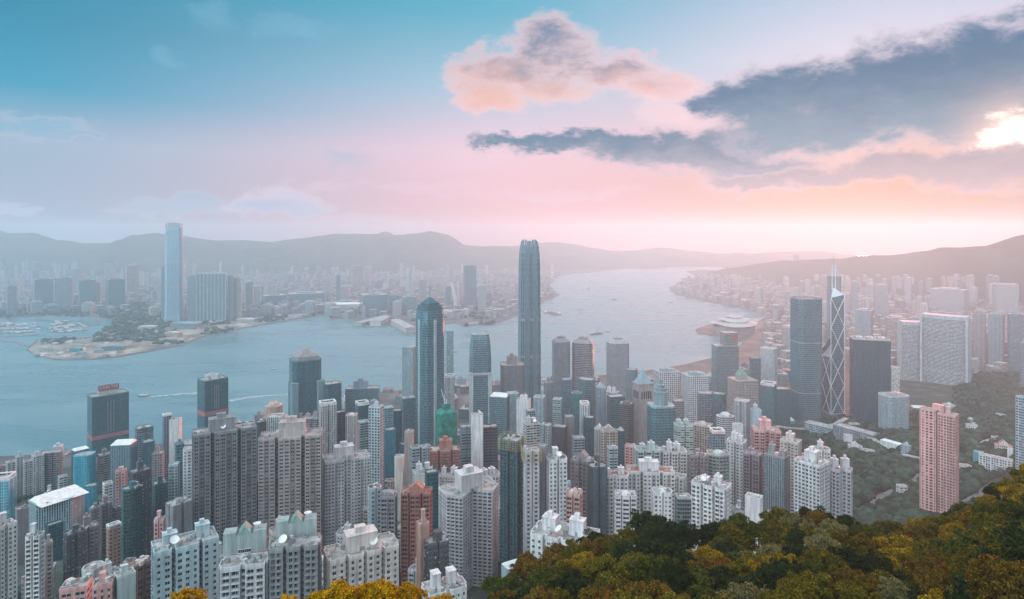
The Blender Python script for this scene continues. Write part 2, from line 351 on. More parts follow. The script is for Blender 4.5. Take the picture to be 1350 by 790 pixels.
# ------------------------------------------------------------------ water
def water_mat():
    m_, t, b = newmat('harbour_water'); co = t.new('ShaderNodeTexCoord').outputs['Object']
    n1, _ = t.noise(t.v('MULTIPLY', co, (1, 1.6, 1)), .035, 6, .62, .4)
    n2, _ = t.noise(t.v('MULTIPLY', co, (.5, 1.6, 1)), .0035, 4, .6, .8)
    hgt = t.m('ADD', t.m('MULTIPLY', n1, 1.0), t.m('MULTIPLY', n2, 2.0))
    bp = t.new('ShaderNodeBump'); bp.inputs['Strength'].default_value = 1; bp.inputs['Distance'].default_value = 1.6
    t.l.new(hgt, bp.inputs['Height']); t.l.new(bp.outputs[0], b.inputs['Normal'])
    t.l.new(t.mix(t.ss(n2, .35, .65), (.085, .235, .26, 1), (.13, .28, .30, 1)), b.inputs['Base Color'])
    t.l.new(t.ss(n2, .32, .68, .2, .4), b.inputs['Roughness'])
    b.inputs['IOR'].default_value = 3.2; b.inputs['Metallic'].default_value = .35
    return m_
wv = [(-9900, -240, 0), (9900, -240, 0), (9900, 13400, 0), (-9900, 13400, 0)]
tag(obj('water', mesh('water', wv, [(0, 1, 2, 3)], [water_mat()])), kind='structure')
# ------------------------------------------------------------------ hills round the harbour
def ridge(name, pts, foot, seed, rough=.3, back=1500):
    P = np.array([((px-CX)*Y/F, Y, H-(y-HY)*Y/F) for px, y, Y in pts]); d = np.r_[0, np.cumsum(np.hypot(np.diff(P[:, 0]), np.diff(P[:, 1])))]
    n = max(60, int(d[-1]/38)); s = np.linspace(0, d[-1], n); R = np.stack([np.interp(s, d, P[:, k]) for k in range(3)], 1)
    cs = np.r_[np.linspace(-1, 0, 46), np.linspace(0, 1, 10)[1:]]
    v = []
    for c in cs:
        off = c*(foot if c < 0 else back); X = R[:, 0]+(0.12*off); Y = R[:, 1]+off
        prof = (1-abs(c))**1.15
        z = (R[:, 2]+fbm(s, s*0+seed, 420, 6, seed)*34)*prof+fbm(X, Y, 620, 6, seed)*R[:, 2]*rough*2.6*min(1, 4*abs(c))*(1-abs(c))**.5-12*abs(c)
        v.append(np.stack([X, Y, np.maximum(z, -8)], 1))
    v = np.concatenate(v); m_ = len(cs)
    f = [(j*n+i, j*n+i+1, (j+1)*n+i+1, (j+1)*n+i) for j in range(m_-1) for i in range(n-1)]
    tag(obj(name, mesh(name, v, f, [M_FOREST], smooth=True)), kind='structure')
ridge('northern_hills', [(-420, 330, 7400), (-200, 312, 7400), (-60, 308, 7300), (10, 309, 7200), (45, 308, 7200), (75, 317, 7300), (120, 320, 7400), (160, 321, 7500), (190, 314, 7500), (222, 309, 7500), (250, 312, 7500), (285, 318, 7600), (330, 318, 7700), (370, 316, 7800), (410, 313, 7800), (440, 309, 7800), (490, 309, 7900), (530, 311, 7900), (572, 305, 8000), (592, 310, 8100), (612, 322, 8300), (650, 325, 8500), (690, 330, 8700), (740, 345, 8900)], 1700, 4)
ridge('eastern_hills', [(560, 330, 9600), (640, 326, 9600), (690, 323, 9700), (735, 318, 9800), (760, 322, 9800), (800, 331, 9800), (835, 331, 9700), (868, 327, 9700), (900, 331, 9700), (940, 334, 9800), (1000, 334, 9900), (1060, 330, 9900), (1150, 340, 9900), (1300, 345, 9900)], 1500, 9, back=1300)
ridge('harbour_mouth_hills', [(700, 352, 8300), (740, 349, 8200), (800, 350, 8200), (850, 351, 8200), (905, 356, 8200), (940, 352, 8300), (990, 346, 8300), (1060, 340, 8400)], 700, 14, back=600)
ridge('island_hills', [(1620, 262, 3000), (1500, 280, 3200), (1400, 302, 3450), (1352, 311, 3600), (1325, 318, 3750), (1300, 324, 3900), (1265, 326, 4100), (1240, 328, 4300), (1215, 334, 4500), (1180, 338, 4700), (1150, 337.5, 4800), (1120, 341, 5000), (1080, 344, 5300), (1020, 346, 5700), (960, 352, 6100), (915, 362, 6500)], 1350, 21, .22)
# ------------------------------------------------------------------ haze
hz_m = bpy.data.materials.new('haze_air'); hz_m.use_nodes = True; ht = NT(hz_m.node_tree); ht.n.clear()
ho = ht.new('ShaderNodeOutputMaterial'); pv = ht.new('ShaderNodeVolumePrincipled')
pv.inputs['Color'].default_value = (.60, .88, 1.0, 1); pv.inputs['Density'].default_value = HAZE_DENSITY; pv.inputs['Anisotropy'].default_value = HAZE_G
ht.l.new(pv.outputs[0], ho.inputs['Volume']); hz_m.volume_intersection_method = 'FAST' if hasattr(hz_m, 'volume_intersection_method') else None
hb = MB().box(-10000, 10000, -300, 13500, -20, 660)
tag(obj('haze', hb.me('haze', [hz_m])), kind='stuff')
# ------------------------------------------------------------------ building kit
PAL = {'white': (.76, .77, .76), 'cream': (.64, .585, .53), 'grey': (.27, .285, .29), 'dgrey': (.095, .11, .12), 'beige': (.43, .385, .35), 'pink': (.62, .36, .34),
 'salmon': (.52, .34, .27), 'brick': (.36, .16, .13), 'mauve': (.27, .24, .25), 'brown': (.19, .15, .135), 'mint': (.48, .58, .56), 'lgrey': (.58, .60, .60), 'bluegrey': (.27, .34, .375),
 'teal': (.07, .20, .23), 'dteal': (.045, .13, .15), 'steel': (.20, .29, .33), 'lblue': (.42, .54, .58), 'green': (.05, .24, .19), 'black': (.05, .07, .08), 'cyan': (.10, .42, .52)}
CNAME = {'white': 'white', 'cream': 'cream', 'grey': 'grey', 'dgrey': 'dark grey', 'beige': 'beige', 'pink': 'pink', 'salmon': 'salmon', 'brick': 'brick red', 'mauve': 'mauve grey', 'brown': 'brown',
 'mint': 'pale green', 'lgrey': 'light grey', 'bluegrey': 'blue grey', 'teal': 'teal', 'dteal': 'dark teal', 'steel': 'steel blue', 'lblue': 'pale blue', 'green': 'green', 'black': 'near black', 'cyan': 'bright blue'}
STYLE = {'P': 'punched windows', 'B': 'ribbon windows', 'G': 'glass curtain wall', 'K': 'dark mirror glass', 'C': 'blue mirror glass', 'D': 'square window grid', 'V': 'vertical fins', 'R': 'stacked balconies', 'S': 'blank walls'}
PITCH = {'P': 3.1, 'B': 4.4, 'G': 1.8, 'K': 1.9, 'C': 2.0, 'D': 3.0, 'V': 2.0, 'R': 3.6, 'S': 3, 'H': 2.4}
def footprint(kind, w, d):
    x, y = w/2, d/2
    if kind == 'box': return [(-x, -y), (x, -y), (x, y), (-x, y)]
    if kind == 'cham':
        c = min(w, d)*.16; return [(-x+c, -y), (x-c, -y), (x, -y+c), (x, y-c), (x-c, y), (-x+c, y), (-x, y-c), (-x, -y+c)]
    if kind == 'oct':
        c = min(w, d)*.29; return [(-x+c, -y), (x-c, -y), (x, -y+c), (x, y-c), (x-c, y), (-x+c, y), (-x, y-c), (-x, -y+c)]
    if kind == 'round': return [(x*math.cos(2*PI*i/20-PI/2), y*math.sin(2*PI*i/20-PI/2)) for i in range(20)]
    if kind == 'bow':
        p = [(-x+w*i/6, -y+d*.28*(1-math.sin(PI*i/6))) for i in range(7)]; return p+[(x, y), (-x, y)]
    if kind == 'cross':      # light wells cut into every side
        a, b = w*.075, d*.075; e = min(w, d)*.16
        return [(-x, -y), (-a, -y), (-a, -y+e), (a, -y+e), (a, -y), (x, -y), (x, -b), (x-e, -b), (x-e, b), (x, b), (x, y), (a, y), (a, y-e), (-a, y-e), (-a, y), (-x, y), (-x, b), (-x+e, b), (-x+e, -b), (-x, -b)]
    if kind == 'triple':     # three bays across the front, deep slots between
        a = w*.05; c = w*.19; e = d*.22; b = d*.07
        return [(-x, -y+e*.3), (-c-a, -y+e*.3), (-c-a, -y+e), (-c+a*.2, -y+e), (-c+a*.2, -y), (c-a*.2, -y), (c-a*.2, -y+e), (c+a, -y+e), (c+a, -y+e*.3), (x, -y+e*.3), (x, -b), (x-e*.6, -b), (x-e*.6, b), (x, b), (x, y), (-x, y), (-x, b), (-x+e*.6, b), (-x+e*.6, -b), (-x, -b)]
    if kind == 'bays':       # projecting bays with slots between
        n = max(2, round(w/9)); s = w/n; p = []; e = min(2.2, d*.15)
        for i in range(n):
            a = -x+i*s; p += [(a+s*.1, -y+e), (a+s*.1, -y), (a+s*.9, -y), (a+s*.9, -y+e)]
        q = []; m_ = max(1, round(d/9)); t = (d-2*e)/m_
        for i in range(m_):
            a = -y+e+i*t; q += [(x-e*.6, a+t*.1), (x, a+t*.1), (x, a+t*.9), (x-e*.6, a+t*.9)]
        p = [(px_, py_) for px_, py_ in p]
        return p+q+[(-px_, -py_) for px_, py_ in p]+[(-px_, -py_) for px_, py_ in q]
    if kind == 'ell': return [(-x, -y), (x, -y), (x, y), (x*.1, y), (x*.1, y*.1), (-x, y*.1)]
    if kind == 'wedge': return [(-x, -y*.2), (x*.2, -y), (x, -y*.3), (x, y), (-x, y)]
    if kind == 'vee': return [(-x, -y*.3), (-x*.55, -y), (0, -y*.25), (x*.55, -y), (x, -y*.3), (x, y), (-x, y)]
    raise KeyError(kind)
def scale_poly(p, k, ky=None): return [(a*k, b*(ky or k)) for a, b in p]
def offset_poly(p, o):
    n = len(p); r = []
    for i in range(n):
        a, b, c = Vector(p[i-1]), Vector(p[i]), Vector(p[(i+1) % n])
        u = (b-a).normalized(); v = (c-b).normalized(); nu = Vector((u.y, -u.x)); nv = Vector((v.y, -v.x)); m_ = nu+nv
        if m_.length < .2: m_ = nu; k = 1
        else: m_.normalize(); k = 1/max(.45, m_.dot(nu))
        q = b+m_*o*k; r.append((q.x, q.y))
    return r
def wall_mesh(name, poly, z0, z1, fac, floor=3.05, polytop=None, pitch=None, mats=None):
    """storeyed walls; UV counts window bays along each wall and floors down from the roof line"""
    n = len(poly); pt = polytop or poly; pitch = pitch or PITCH[fac]; mb = MB()
    for i in range(n):
        a, b = poly[i], poly[(i+1) % n]; c, d_ = pt[i], pt[(i+1) % n]
        L = math.dist(a, b); k = max(1, round(L/pitch)) if L > 1.3 else 0
        h = (z1-z0)/floor
        mb.add([(*a, z0), (*b, z0), (*d_, z1), (*c, z1)], [(0, 1, 2, 3)], 0, [[(0, -h), (k, -h), (k, 0), (0, 0)]])
    return mb.me(name, mats or [MAT[fac]])
def window_variants():
    out = []
    for g, ac, led in ((0, 0, 1), (1, 0, 1), (0, 1, 0), (2, 0, 1), (0, 0, 0), (1, 1, 1)):
        mb = MB(); e = .06
        mb.add([(-.5, .22, -.5), (.5, .22, -.5), (.5, .22, .5), (-.5, .22, .5)], [(0, 1, 2, 3)], 0)
        for x0, x1, za, zb in ((-.5, -.5+e, -.5, .5), (.5-e, .5, -.5, .5), (-.5, .5, .5-e, .5), (-.5, .5, -.5, -.5+e), (-.03, .03, -.5, .5)):
            mb.add([(x0, .16, za), (x1, .16, za), (x1, .16, zb), (x0, .16, zb)], [(0, 1, 2, 3)], 1)
        if led: mb.box(-.56, .56, -.32, .05, -.56, -.5, 2); mb.box(-.54, .54, -.28, .05, .5, .55, 2)
        if ac: mb.box(.05, .42, -.45, .05, -.98, -.6, 3)
        out.append(mb.me('window', [GLASS[g], FRAME, WALL, ACBOX]))
    return out
WINV = window_variants()
def vm_arrays(me):
    v = np.empty(len(me.vertices)*3); me.vertices.foreach_get('co', v)
    f = np.array([tuple(p.vertices) for p in me.polygons]); mi = np.empty(len(me.polygons), dtype=np.int32); me.polygons.foreach_get('material_index', mi)
    return v.reshape(-1, 3), f, mi
WARR = [vm_arrays(m_) for m_ in WINV]
GMAP = [0, 1, 0, 2, 0, 1]
CAMP = Vector((0, 0, H))
WIN_BUDGET = [0]
def near_walls(root, poly, z0, z1, zvis, color, style, floor, th, loc, rnd, ledge=False, skip=()):
    """walls with real window recesses down to zvis; each of the hundred windows that show largest is a part"""
    n = len(poly); mb = MB(); wins = []
    ww, wh, zc = {'P': (.54, .54, .52), 'R': (.78, .64, .54), 'B': (.82, .55, .52), 'D': (.66, .64, .5)}[style]; pitch = {'P': 3.0, 'R': 4.2, 'B': 4.6, 'D': 2.8}[style]
    ct, st = math.cos(th), math.sin(th); nf = max(1, int((z1-1.0-max(z0, zvis))/floor))
    top = z1-1.0; zl = top-nf*floor
    Lmax = max(math.dist(poly[i], poly[(i+1) % n]) for i in range(n)); o = {'P': .36, 'R': 1.15, 'B': .45, 'D': .5}[style]
    pat = rnd.choice((None, None, None, 'alt', 'mid', 'mid')) if style in 'PB' else None
    for i in range(n):
        a, b = Vector(poly[i]), Vector(poly[(i+1) % n]); L = (b-a).length
        if L < .01: continue
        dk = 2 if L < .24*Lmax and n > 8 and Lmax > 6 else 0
        u = (b-a)/L; nm = Vector((u.y, -u.x)); k = max(1, round(L/pitch)) if L > 1.5 and i not in skip else 0
        mid = (a+b)/2; wm = Vector((loc[0]+mid.x*ct-mid.y*st, loc[1]+mid.x*st+mid.y*ct, (top+zl)/2)); wn = Vector((nm.x*ct-nm.y*st, nm.x*st+nm.y*ct, 0))
        fac = (CAMP-wm).normalized().dot(wn); P = lambda s, z, o=0: (a.x+u.x*s-nm.x*o, a.y+u.y*s-nm.y*o, z)
        kk = max(1, k); uvq = [(0, -40), (k, -40), (k, 0), (0, 0)]
        if k == 0 or fac < -.25:
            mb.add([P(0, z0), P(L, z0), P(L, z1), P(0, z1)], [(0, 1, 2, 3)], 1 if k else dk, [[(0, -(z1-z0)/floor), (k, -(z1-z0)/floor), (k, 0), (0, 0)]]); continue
        h = (zl-z0)/floor
        if zl > z0+.1: mb.add([P(0, z0), P(L, z0), P(L, zl), P(0, zl)], [(0, 1, 2, 3)], 1, [[(0, -h), (k, -h), (k, 0), (0, 0)]])
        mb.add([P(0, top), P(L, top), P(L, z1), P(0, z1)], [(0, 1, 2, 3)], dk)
        cw = L/k; w2 = cw*ww/2; h2 = floor*wh/2
        for c in range(k):
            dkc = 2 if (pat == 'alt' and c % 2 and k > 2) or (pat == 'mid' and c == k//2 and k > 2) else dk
            sc = (c+.5)*cw
            jit = (.6+.55*rnd.random()) if style == 'P' else .85+.18*rnd.random()
            w_ = min(w2*jit, cw*.46); s0, s1 = sc-w_, sc+w_
            for fl in range(nf):
                zb = zl+fl*floor; zm = zb+floor*zc; q0, q1 = zm-h2, zm+h2; g0, g1 = c*cw, (c+1)*cw
                mb.add([P(g0, zb), P(g1, zb), P(g1, zb+floor), P(g0, zb+floor), P(s0, q0), P(s1, q0), P(s1, q1), P(s0, q1), P(s0, q0, o), P(s1, q0, o), P(s1, q1, o), P(s0, q1, o)],
                       [(0, 1, 5, 4), (1, 2, 6, 5), (2, 3, 7, 6), (3, 0, 4, 7), (4, 5, 9, 8), (5, 6, 10, 9), (6, 7, 11, 10), (7, 4, 8, 11)], dkc)
                vi = rnd.choice((0, 0, 1, 2, 3, 4, 4, 5)) if style == 'P' else rnd.choice((0, 1, 3, 4, 4))
                wins.append((fac*w_*2*h2*2+.02*rnd.random()+fl*.012, P(sc, zm, o-.32), u, nm, w_*2, h2*2, vi))
    # floor bands, and drain pipes down the joints
    sty = rnd.random()
    for i in range(n):
        a, b = Vector(poly[i]), Vector(poly[(i+1) % n]); L = (b-a).length
        if L < 2.2: continue
        u = (b-a)/L; nm = Vector((u.y, -u.x)); wn = Vector((nm.x*ct-nm.y*st, nm.x*st+nm.y*ct, 0)); mid = (a+b)/2
        wm = Vector((loc[0]+mid.x*ct-mid.y*st, loc[1]+mid.x*st+mid.y*ct, (top+zl)/2))
        if (CAMP-wm).normalized().dot(wn) < -.1: continue
        Q = lambda s, z, o: (a.x+u.x*s+nm.x*o, a.y+u.y*s+nm.y*o, z)
        if sty < .6:
            for fl in range(nf+1):
                z = zl+fl*floor; mb.add([Q(.1, z-.14, .02), Q(L-.1, z-.14, .02), Q(L-.1, z-.14, .26), Q(.1, z-.14, .26), Q(.1, z+.14, .02), Q(L-.1, z+.14, .02), Q(L-.1, z+.14, .26), Q(.1, z+.14, .26)], [(3, 2, 6, 7), (7, 6, 5, 4), (0, 1, 2, 3)], 0)
        k = max(1, round(L/pitch)); cw = L/k
        for c in range(1, k):
            if rnd.random() < .3:
                s = c*cw; mb.add([Q(s-.11, zl, .03), Q(s+.11, zl, .03), Q(s+.11, zl, .3), Q(s-.11, zl, .3), Q(s-.11, top, .03), Q(s+.11, top, .03), Q(s+.11, top, .3), Q(s-.11, top, .3)], [(3, 2, 6, 7), (2, 1, 5, 6), (0, 3, 7, 4)], 2)
    w_ = obj('wall', mb.me('wall', [WALL, MAT[style], WALL2]), root, color)
    wins.sort(key=lambda t: -t[0])
    def mat_of(p, u, nm, w, h): return Matrix(((u.x*w, -nm.x, 0, p[0]), (u.y*w, -nm.y, 0, p[1]), (0, 0, h, p[2]), (0, 0, 0, 1)))
    for (_, p, u, nm, w, h, vi) in wins[:100]:
        o = link(bpy.data.objects.new('window', WINV[vi])); o.parent = root; o.matrix_basis = mat_of(p, u, nm, w, h); o.color = (*color, 1)
    rest = wins[100:]
    if rest:
        V = []; FQ = []; MI = []; base = 0
        for (_, p, u, nm, w, h, vi) in rest:
            v, f, mi = WARR[vi]; M_ = np.array(mat_of(p, u, nm, w, h)); V.append(v@M_[:3, :3].T+M_[:3, 3]); FQ.append(f+base); base += len(v)
            MI.append(np.where(mi == 0, GMAP[vi], mi+2))
        o = obj('window', mesh('window', np.concatenate(V), np.concatenate(FQ), [*GLASS, FRAME, WALL, ACBOX], np.concatenate(MI)), root, color); tag(o, kind='stuff')
    if ledge:
        lp = offset_poly(poly, .45); mbl = MB()
    return w_
# roof furniture -------------------------------------------------------------
def dish_mesh():
    mb = MB(); n = 14; v = []; rr = (0, .55, 1.0, 1.25)
    for j, r in enumerate(rr):
        for i in range(n): v.append((r*math.cos(2*PI*i/n), r*math.sin(2*PI*i/n), .32*r*r))
    f = [(j*n+i, j*n+(i+1) % n, (j+1)*n+(i+1) % n, (j+1)*n+i) for j in range(3) for i in range(n)]
    mb.add(v, f); mb.bar((0, 0, -1.4), (0, 0, .05), .12); return mb.me('dish', [WHITE], True)
DISH = dish_mesh()
TANKS = []
for s in range(3):
    mb = MB()
    if s == 0: mb.box(-1.6, 1.6, -1.2, 1.2, 0, 2.2)
    elif s == 1: mb.bar((0, 0, 0), (0, 0, 2.4), 1.2, 12)
    else: mb.box(-1.1, 1.1, -.8, .8, 0, 1.3); mb.bar((0, 0, 1.3), (0, 0, 1.7), .6, 10)
    TANKS.append(mb.me('water_tank', [[ACBOX, STEEL, FRAME][s]]))
UNITS = []
for s in range(4):
    mb = MB()
    if s == 0: mb.box(-.9, .9, -.5, .5, .25, 1.4); mb.bar((-.4, 0, 1.4), (-.4, 0, 1.55), .38, 10); mb.bar((.4, 0, 1.4), (.4, 0, 1.55), .38, 10); mb.box(-.8, .8, -.4, .4, 0, .25)
    elif s == 1: mb.bar((-2.4, 0, .4), (2.4, 0, .4), .16, 6); mb.bar((2.4, 0, .4), (2.4, 0, 1.6), .16, 6); mb.box(-1.5, -1.3, -.2, .2, 0, .3)
    elif s == 2: mb.box(-.6, .6, -.6, .6, 0, 2.0); mb.box(-.8, .8, -.8, .8, 2.0, 2.15)
    else: mb.box(-2, 2, -.35, .35, .3, 1.0); mb.box(-.4, .4, -.35, .35, 1.0, 1.7); mb.box(-1.9, -1.6, -.3, .3, 0, .3)
    UNITS.append(mb.me('roof_unit', [[FRAME, STEEL, ACBOX, FRAME][s]]))
def lift_house_mesh(w, d, h, rnd):
    mb = MB(); mb.box(-w/2, w/2, -d/2, d/2, 0, h); mb.box(-w/2-.25, w/2+.25, -d/2-.25, d/2+.25, h, h+.35)
    if w > 4: mb.box(-w*.2, w*.15, -d*.25, d*.2, h+.35, h+.35+h*.35)
    mb.add([(-w*.1, -d/2-.02, .2), (w*.08, -d/2-.02, .2), (w*.08, -d/2-.02, 2.2), (-w*.1, -d/2-.02, 2.2)], [(0, 1, 2, 3)], 1)
    return mb.me('lift_house', [WALL, STEEL])
def parapet_mesh(poly, z, h, t=.35):
    inn = offset_poly(poly, -t); out = offset_poly(poly, .06); n = len(poly); mb = MB()
    v = [(x, y, z) for x, y in out]+[(x, y, z+h) for x, y in out]+[(x, y, z+h) for x, y in inn]+[(x, y, z+.02) for x, y in inn]
    f = []
    for i in range(n):
        j = (i+1) % n
        for a in range(3): f.append((a*n+i, a*n+j, (a+1)*n+j, (a+1)*n+i))
    return mesh('parapet', v, f, [WALL])
def roof_mesh(poly, z, mat): return mesh('roof', [(x, y, z) for x, y in poly], [tuple(t) for t in fix_tri(poly)], [mat])
def fix_tri(poly):
    r = []
    for t in tessellate_polygon([[Vector((x, y, 0)) for x, y in poly]]):
        a, b, c = (Vector((*poly[i], 0)) for i in t); r.append(tuple(t) if (b-a).cross(c-a).z > 0 else tuple(t)[::-1])
    return r
def gable_mesh(name, w, d, h, mat, wall):
    mb = MB(); x, y = w/2, d/2
    mb.add([(-x, -y, 0), (x, -y, 0), (x, y, 0), (-x, y, 0), (0, -y, h), (0, y, h)], [(0, 4, 5, 3), (1, 2, 5, 4)], 0); mb.add([(-x, -y, 0), (x, -y, 0), (0, -y, h), (x, y, 0), (-x, y, 0), (0, y, h)], [(0, 1, 2), (3, 4, 5)], 1)
    return mb.me(name, [mat, wall])
def pyramid_mesh(name, poly, h, mat, k=.02, base=0):
    return MB().prism(poly, 0, h, 0, True, scale_poly(poly, k)).me(name, [mat])
def solve(x0, x1, yt, Y, rel, asp):
    """place a w x d block so that it spans x0..x1 of the survey sheet at distance Y"""
    xm = (x0+x1)/2; phi = math.atan2(xm-CX, F); th = -phi+math.radians(rel); ct, st = math.cos(th), math.sin(th)
    w = (x1-x0)*Y/F/(abs(math.cos(math.radians(rel)))+asp*abs(math.sin(math.radians(rel)))); Xc = (xm-CX)*Y/F
    for _ in range(8):
        d = asp*w; hd = (abs(w*st)+abs(d*ct))/2; Yc = Y+hd*.9
        ps = [CX+F*(Xc+sx*w/2*ct-sy*d/2*st)/(Yc+sx*w/2*st+sy*d/2*ct) for sx in (-1, 1) for sy in (-1, 1)]
        w *= ((x1-x0)/(max(ps)-min(ps)))**.9; Xc += (xm-(max(ps)+min(ps))/2)*Yc/F
    return w, w*asp, Xc, Yc, th, H-(yt-HY)*Yc/F
TRACED = []       # (x0, x1, ytop, yvisible bottom, Y, Xc, Yc, radius, root)
def tower(name, x0, x1, yt, yb, Y, rel=15, asp=.8, fp='box', col='white', fac='P', roof='ph', floor=3.05, near=None, seed=None, jitter=True, base=None, tilt=None):
    rnd = random.Random(hash((round(x0), round(yt), round(Y))) if seed is None else seed)
    w, d, Xc, Yc, th, zt = solve(x0, x1, yt, Y, rel, asp)
    zb = max(0, float(land(Xc, Yc)))-9 if base is None else base
    c = PAL[col] if isinstance(col, str) else col
    if jitter: k = 1+.14*(rnd.random()-.5); c = tuple(min(.8, v*k*(1+.05*(rnd.random()-.5))) for v in c)
    root = link(bpy.data.objects.new(name, None)); root.empty_display_size = 3
    root.location = (Xc, Yc, zb); root.rotation_euler.z = th
    poly = footprint(fp, w, d); h = zt-zb
    if near is None: near = Y <= 640 and fac in 'PRBD'
    if near:
        zv = max(0, H-(min(yb, 800)-HY)*Y/F-zb-14)
        near_walls(root, poly, 0, h, zv, c, fac, floor, th, (Xc, Yc, zb), rnd, z_off(zb))
    else: obj('wall', wall_mesh('wall', poly, 0, h, fac, floor), root, c)
    deco(root, poly, w, d, h, c, roof, rnd, near and Y < 560)
    root['col'] = 0
    del root['col']
    TRACED.append(dict(x0=x0, x1=x1, yt=yt, yb=yb, Y=Y, X=Xc, Yc=Yc, r=.5*math.hypot(w, d), root=root, col=col, fac=fac, roof=roof, h=h, w=w))
    return root
def z_off(z): return False
def deco(root, poly, w, d, h, c, roof, rnd, near=False):
    light = tuple(min(.75, v*1.12+.02) for v in c); par = 1.1
    flat = not set(roof) & set('yg') or 'h' in roof
    rm = ROOF_D if 'D' in roof else ROOF_R if 'R' in roof else ROOF
    ins = offset_poly(poly, -.3) if 'p' in roof else poly
    obj('roof', roof_mesh(poly, h+.0, rm), root)
    if 'p' in roof: obj('parapet', parapet_mesh(poly, h-.3, par+.3), root, light)
    s = min(w, d)
    if 'h' in roof:
        n = 1 if w < 16 else 2
        for i in range(n):
            lw, ld, lh = s*rnd.uniform(.28, .42), s*rnd.uniform(.26, .4), rnd.uniform(4, 8)
            o = obj('lift_house', lift_house_mesh(lw, ld, lh, rnd), root, light, ((rnd.uniform(-.08, .08)+(i-.5*(n-1))*.42)*w, rnd.uniform(-.05, .14)*d, h))
    if 'H' in roof:       # one tall central penthouse block
        obj('lift_house', lift_house_mesh(w*.42, d*.5, min(14, s*.5), rnd), root, light, (rnd.uniform(-.06, .06)*w, .05*d, h))
    if 't' in roof:
        for i in range(2+(w > 14)+(w > 24)):
            o = obj('water_tank', rnd.choice(TANKS), root, None, (rnd.uniform(-.36, .36)*w, rnd.uniform(-.36, .3)*d, h+.02), rnd.uniform(0, 3)); k = rnd.uniform(.7, 1.15); o.scale = (k, k, k)
    if near:       # pipes, condensers and ducts
        for i in range(7):
            q = rnd.choice(poly); k = rnd.uniform(.35, .82)
            o = obj('roof_unit', rnd.choice(UNITS), root, None, (q[0]*k, q[1]*k, h+.03), rnd.uniform(0, 3)); k = rnd.uniform(.7, 1.5); o.scale = (k, k, k)
        q = rnd.uniform(-.3, .3)*w; obj('antenna', MB().bar((q, 0, h), (q, 0, h+rnd.uniform(7, 12)), .09, 5, .05).bar((q-.9, 0, h+5.6), (q+.9, 0, h+5.6), .05, 4).me('antenna', [STEEL]), root)
    if 'd' in roof:
        o = obj('dish', DISH, root, None, (rnd.uniform(-.22, .22)*w, -.22*d, h+3.4), rnd.uniform(0, 6)); o.scale = (1.7,)*3; o.rotation_euler.x = -.7
    if 'm' in roof: obj('mast', MB().bar((0, 0, h), (0, 0, h+s*.9), .35, 6, .12).me('mast', [STEEL]), root)
    if 'y' in roof:
        q = scale_poly(poly, .8 if 'p' in roof else 1.02)
        o = obj('pyramid_roof', pyramid_mesh('pyramid_roof', q, s*.5, ROOF_G if 'G' in roof else ROOF), root, None, (0, 0, h+.3))
    if 'g' in roof:
        o = obj('gable', gable_mesh('gable', w*.5, d*.5, s*.3, ROOF_G if 'G' in roof else ROOF_R if 'R' in roof else WALL, WALL), root, light, (0, 0, h+3.2))
        obj('lift_house', MB().box(-w*.25, w*.25, -d*.25, d*.25, 0, 3.2).me('lift_house', [WALL]), root, light, (0, 0, h))
    if 'k' in roof:
        n = 16; mb = MB(); r = s*.36; v = []; f = []
        for j in range(6):
            a = j/6*PI/2
            for i in range(n): v.append((r*math.cos(a)*math.cos(2*PI*i/n), r*math.cos(a)*math.sin(2*PI*i/n), r*.7*math.sin(a)))
        f = [(j*n+i, j*n+(i+1) % n, (j+1)*n+(i+1) % n, (j+1)*n+i) for j in range(5) for i in range(n)]+[tuple(range(5*n, 6*n))]
        mb.add(v, f); obj('dome', mb.me('dome', [WALL], True), root, light, (0, 0, h+.1))
    if 'c' in roof: obj('stair_drum', MB().bar((0, 0, 0), (0, 0, s*.5), s*.24, 18).me('stair_drum', [WALL]), root, c, (.05*w, 0, h))
    if 'v' in roof:
        mb = MB(); n = 12; v = []
        for yy in (-d*.36, d*.36): v += [(w*.4*math.cos(PI*i/n), yy, 1+w*.22*math.sin(PI*i/n)) for i in range(n+1)]
        f = [(i, n+1+i, n+2+i, i+1) for i in range(n)]+[tuple(range(n+1))[::-1], tuple(range(n+1, 2*n+2))]
        mb.add(v, f); obj('barrel_roof', mb.me('barrel_roof', [WALL]), root, light, (0, 0, h))
    if 'f' in roof:       # open steel/concrete frame crowning the roof
        mb = MB(); x, y = w*.46, d*.44; t = .5; hh = s*.22
        for sx in (-1, 1):
            for sy in (-1, 1): mb.box(sx*x-t, sx*x+t, sy*y-t, sy*y+t, 0, hh)
        mb.box(-x-t, x+t, -y-t, -y+t, hh, hh+1.2); mb.box(-x-t, x+t, y-t, y+t, hh, hh+1.2); mb.box(-x-t, -x+t, -y+t, y-t, hh, hh+1.2); mb.box(x-t, x+t, -y+t, y-t, hh, hh+1.2)
        obj('crown_frame', mb.me('crown_frame', [WHITE]), root, None, (0, 0, h+.05))
    if 'b' in roof:       # bamboo scaffold round the top floors
        mb = MB(); q = offset_poly(poly, 1.2); n = len(q)
        for i in range(n):
            a, b = Vector(q[i]), Vector(q[(i+1) % n]); L = (b-a).length; k = max(1, int(L/2.2))
            for j in range(k): pz = a.lerp(b, j/k); mb.bar((pz.x, pz.y, h-7), (pz.x, pz.y, h+rnd.uniform(1, 4)), .11, 4)
            for z in range(6): mb.bar((*a, h-6+z*1.7), (*b, h-6+z*1.7), .1, 4)
        obj('scaffold', mb.me('scaffold', [BAMBOO]), root)
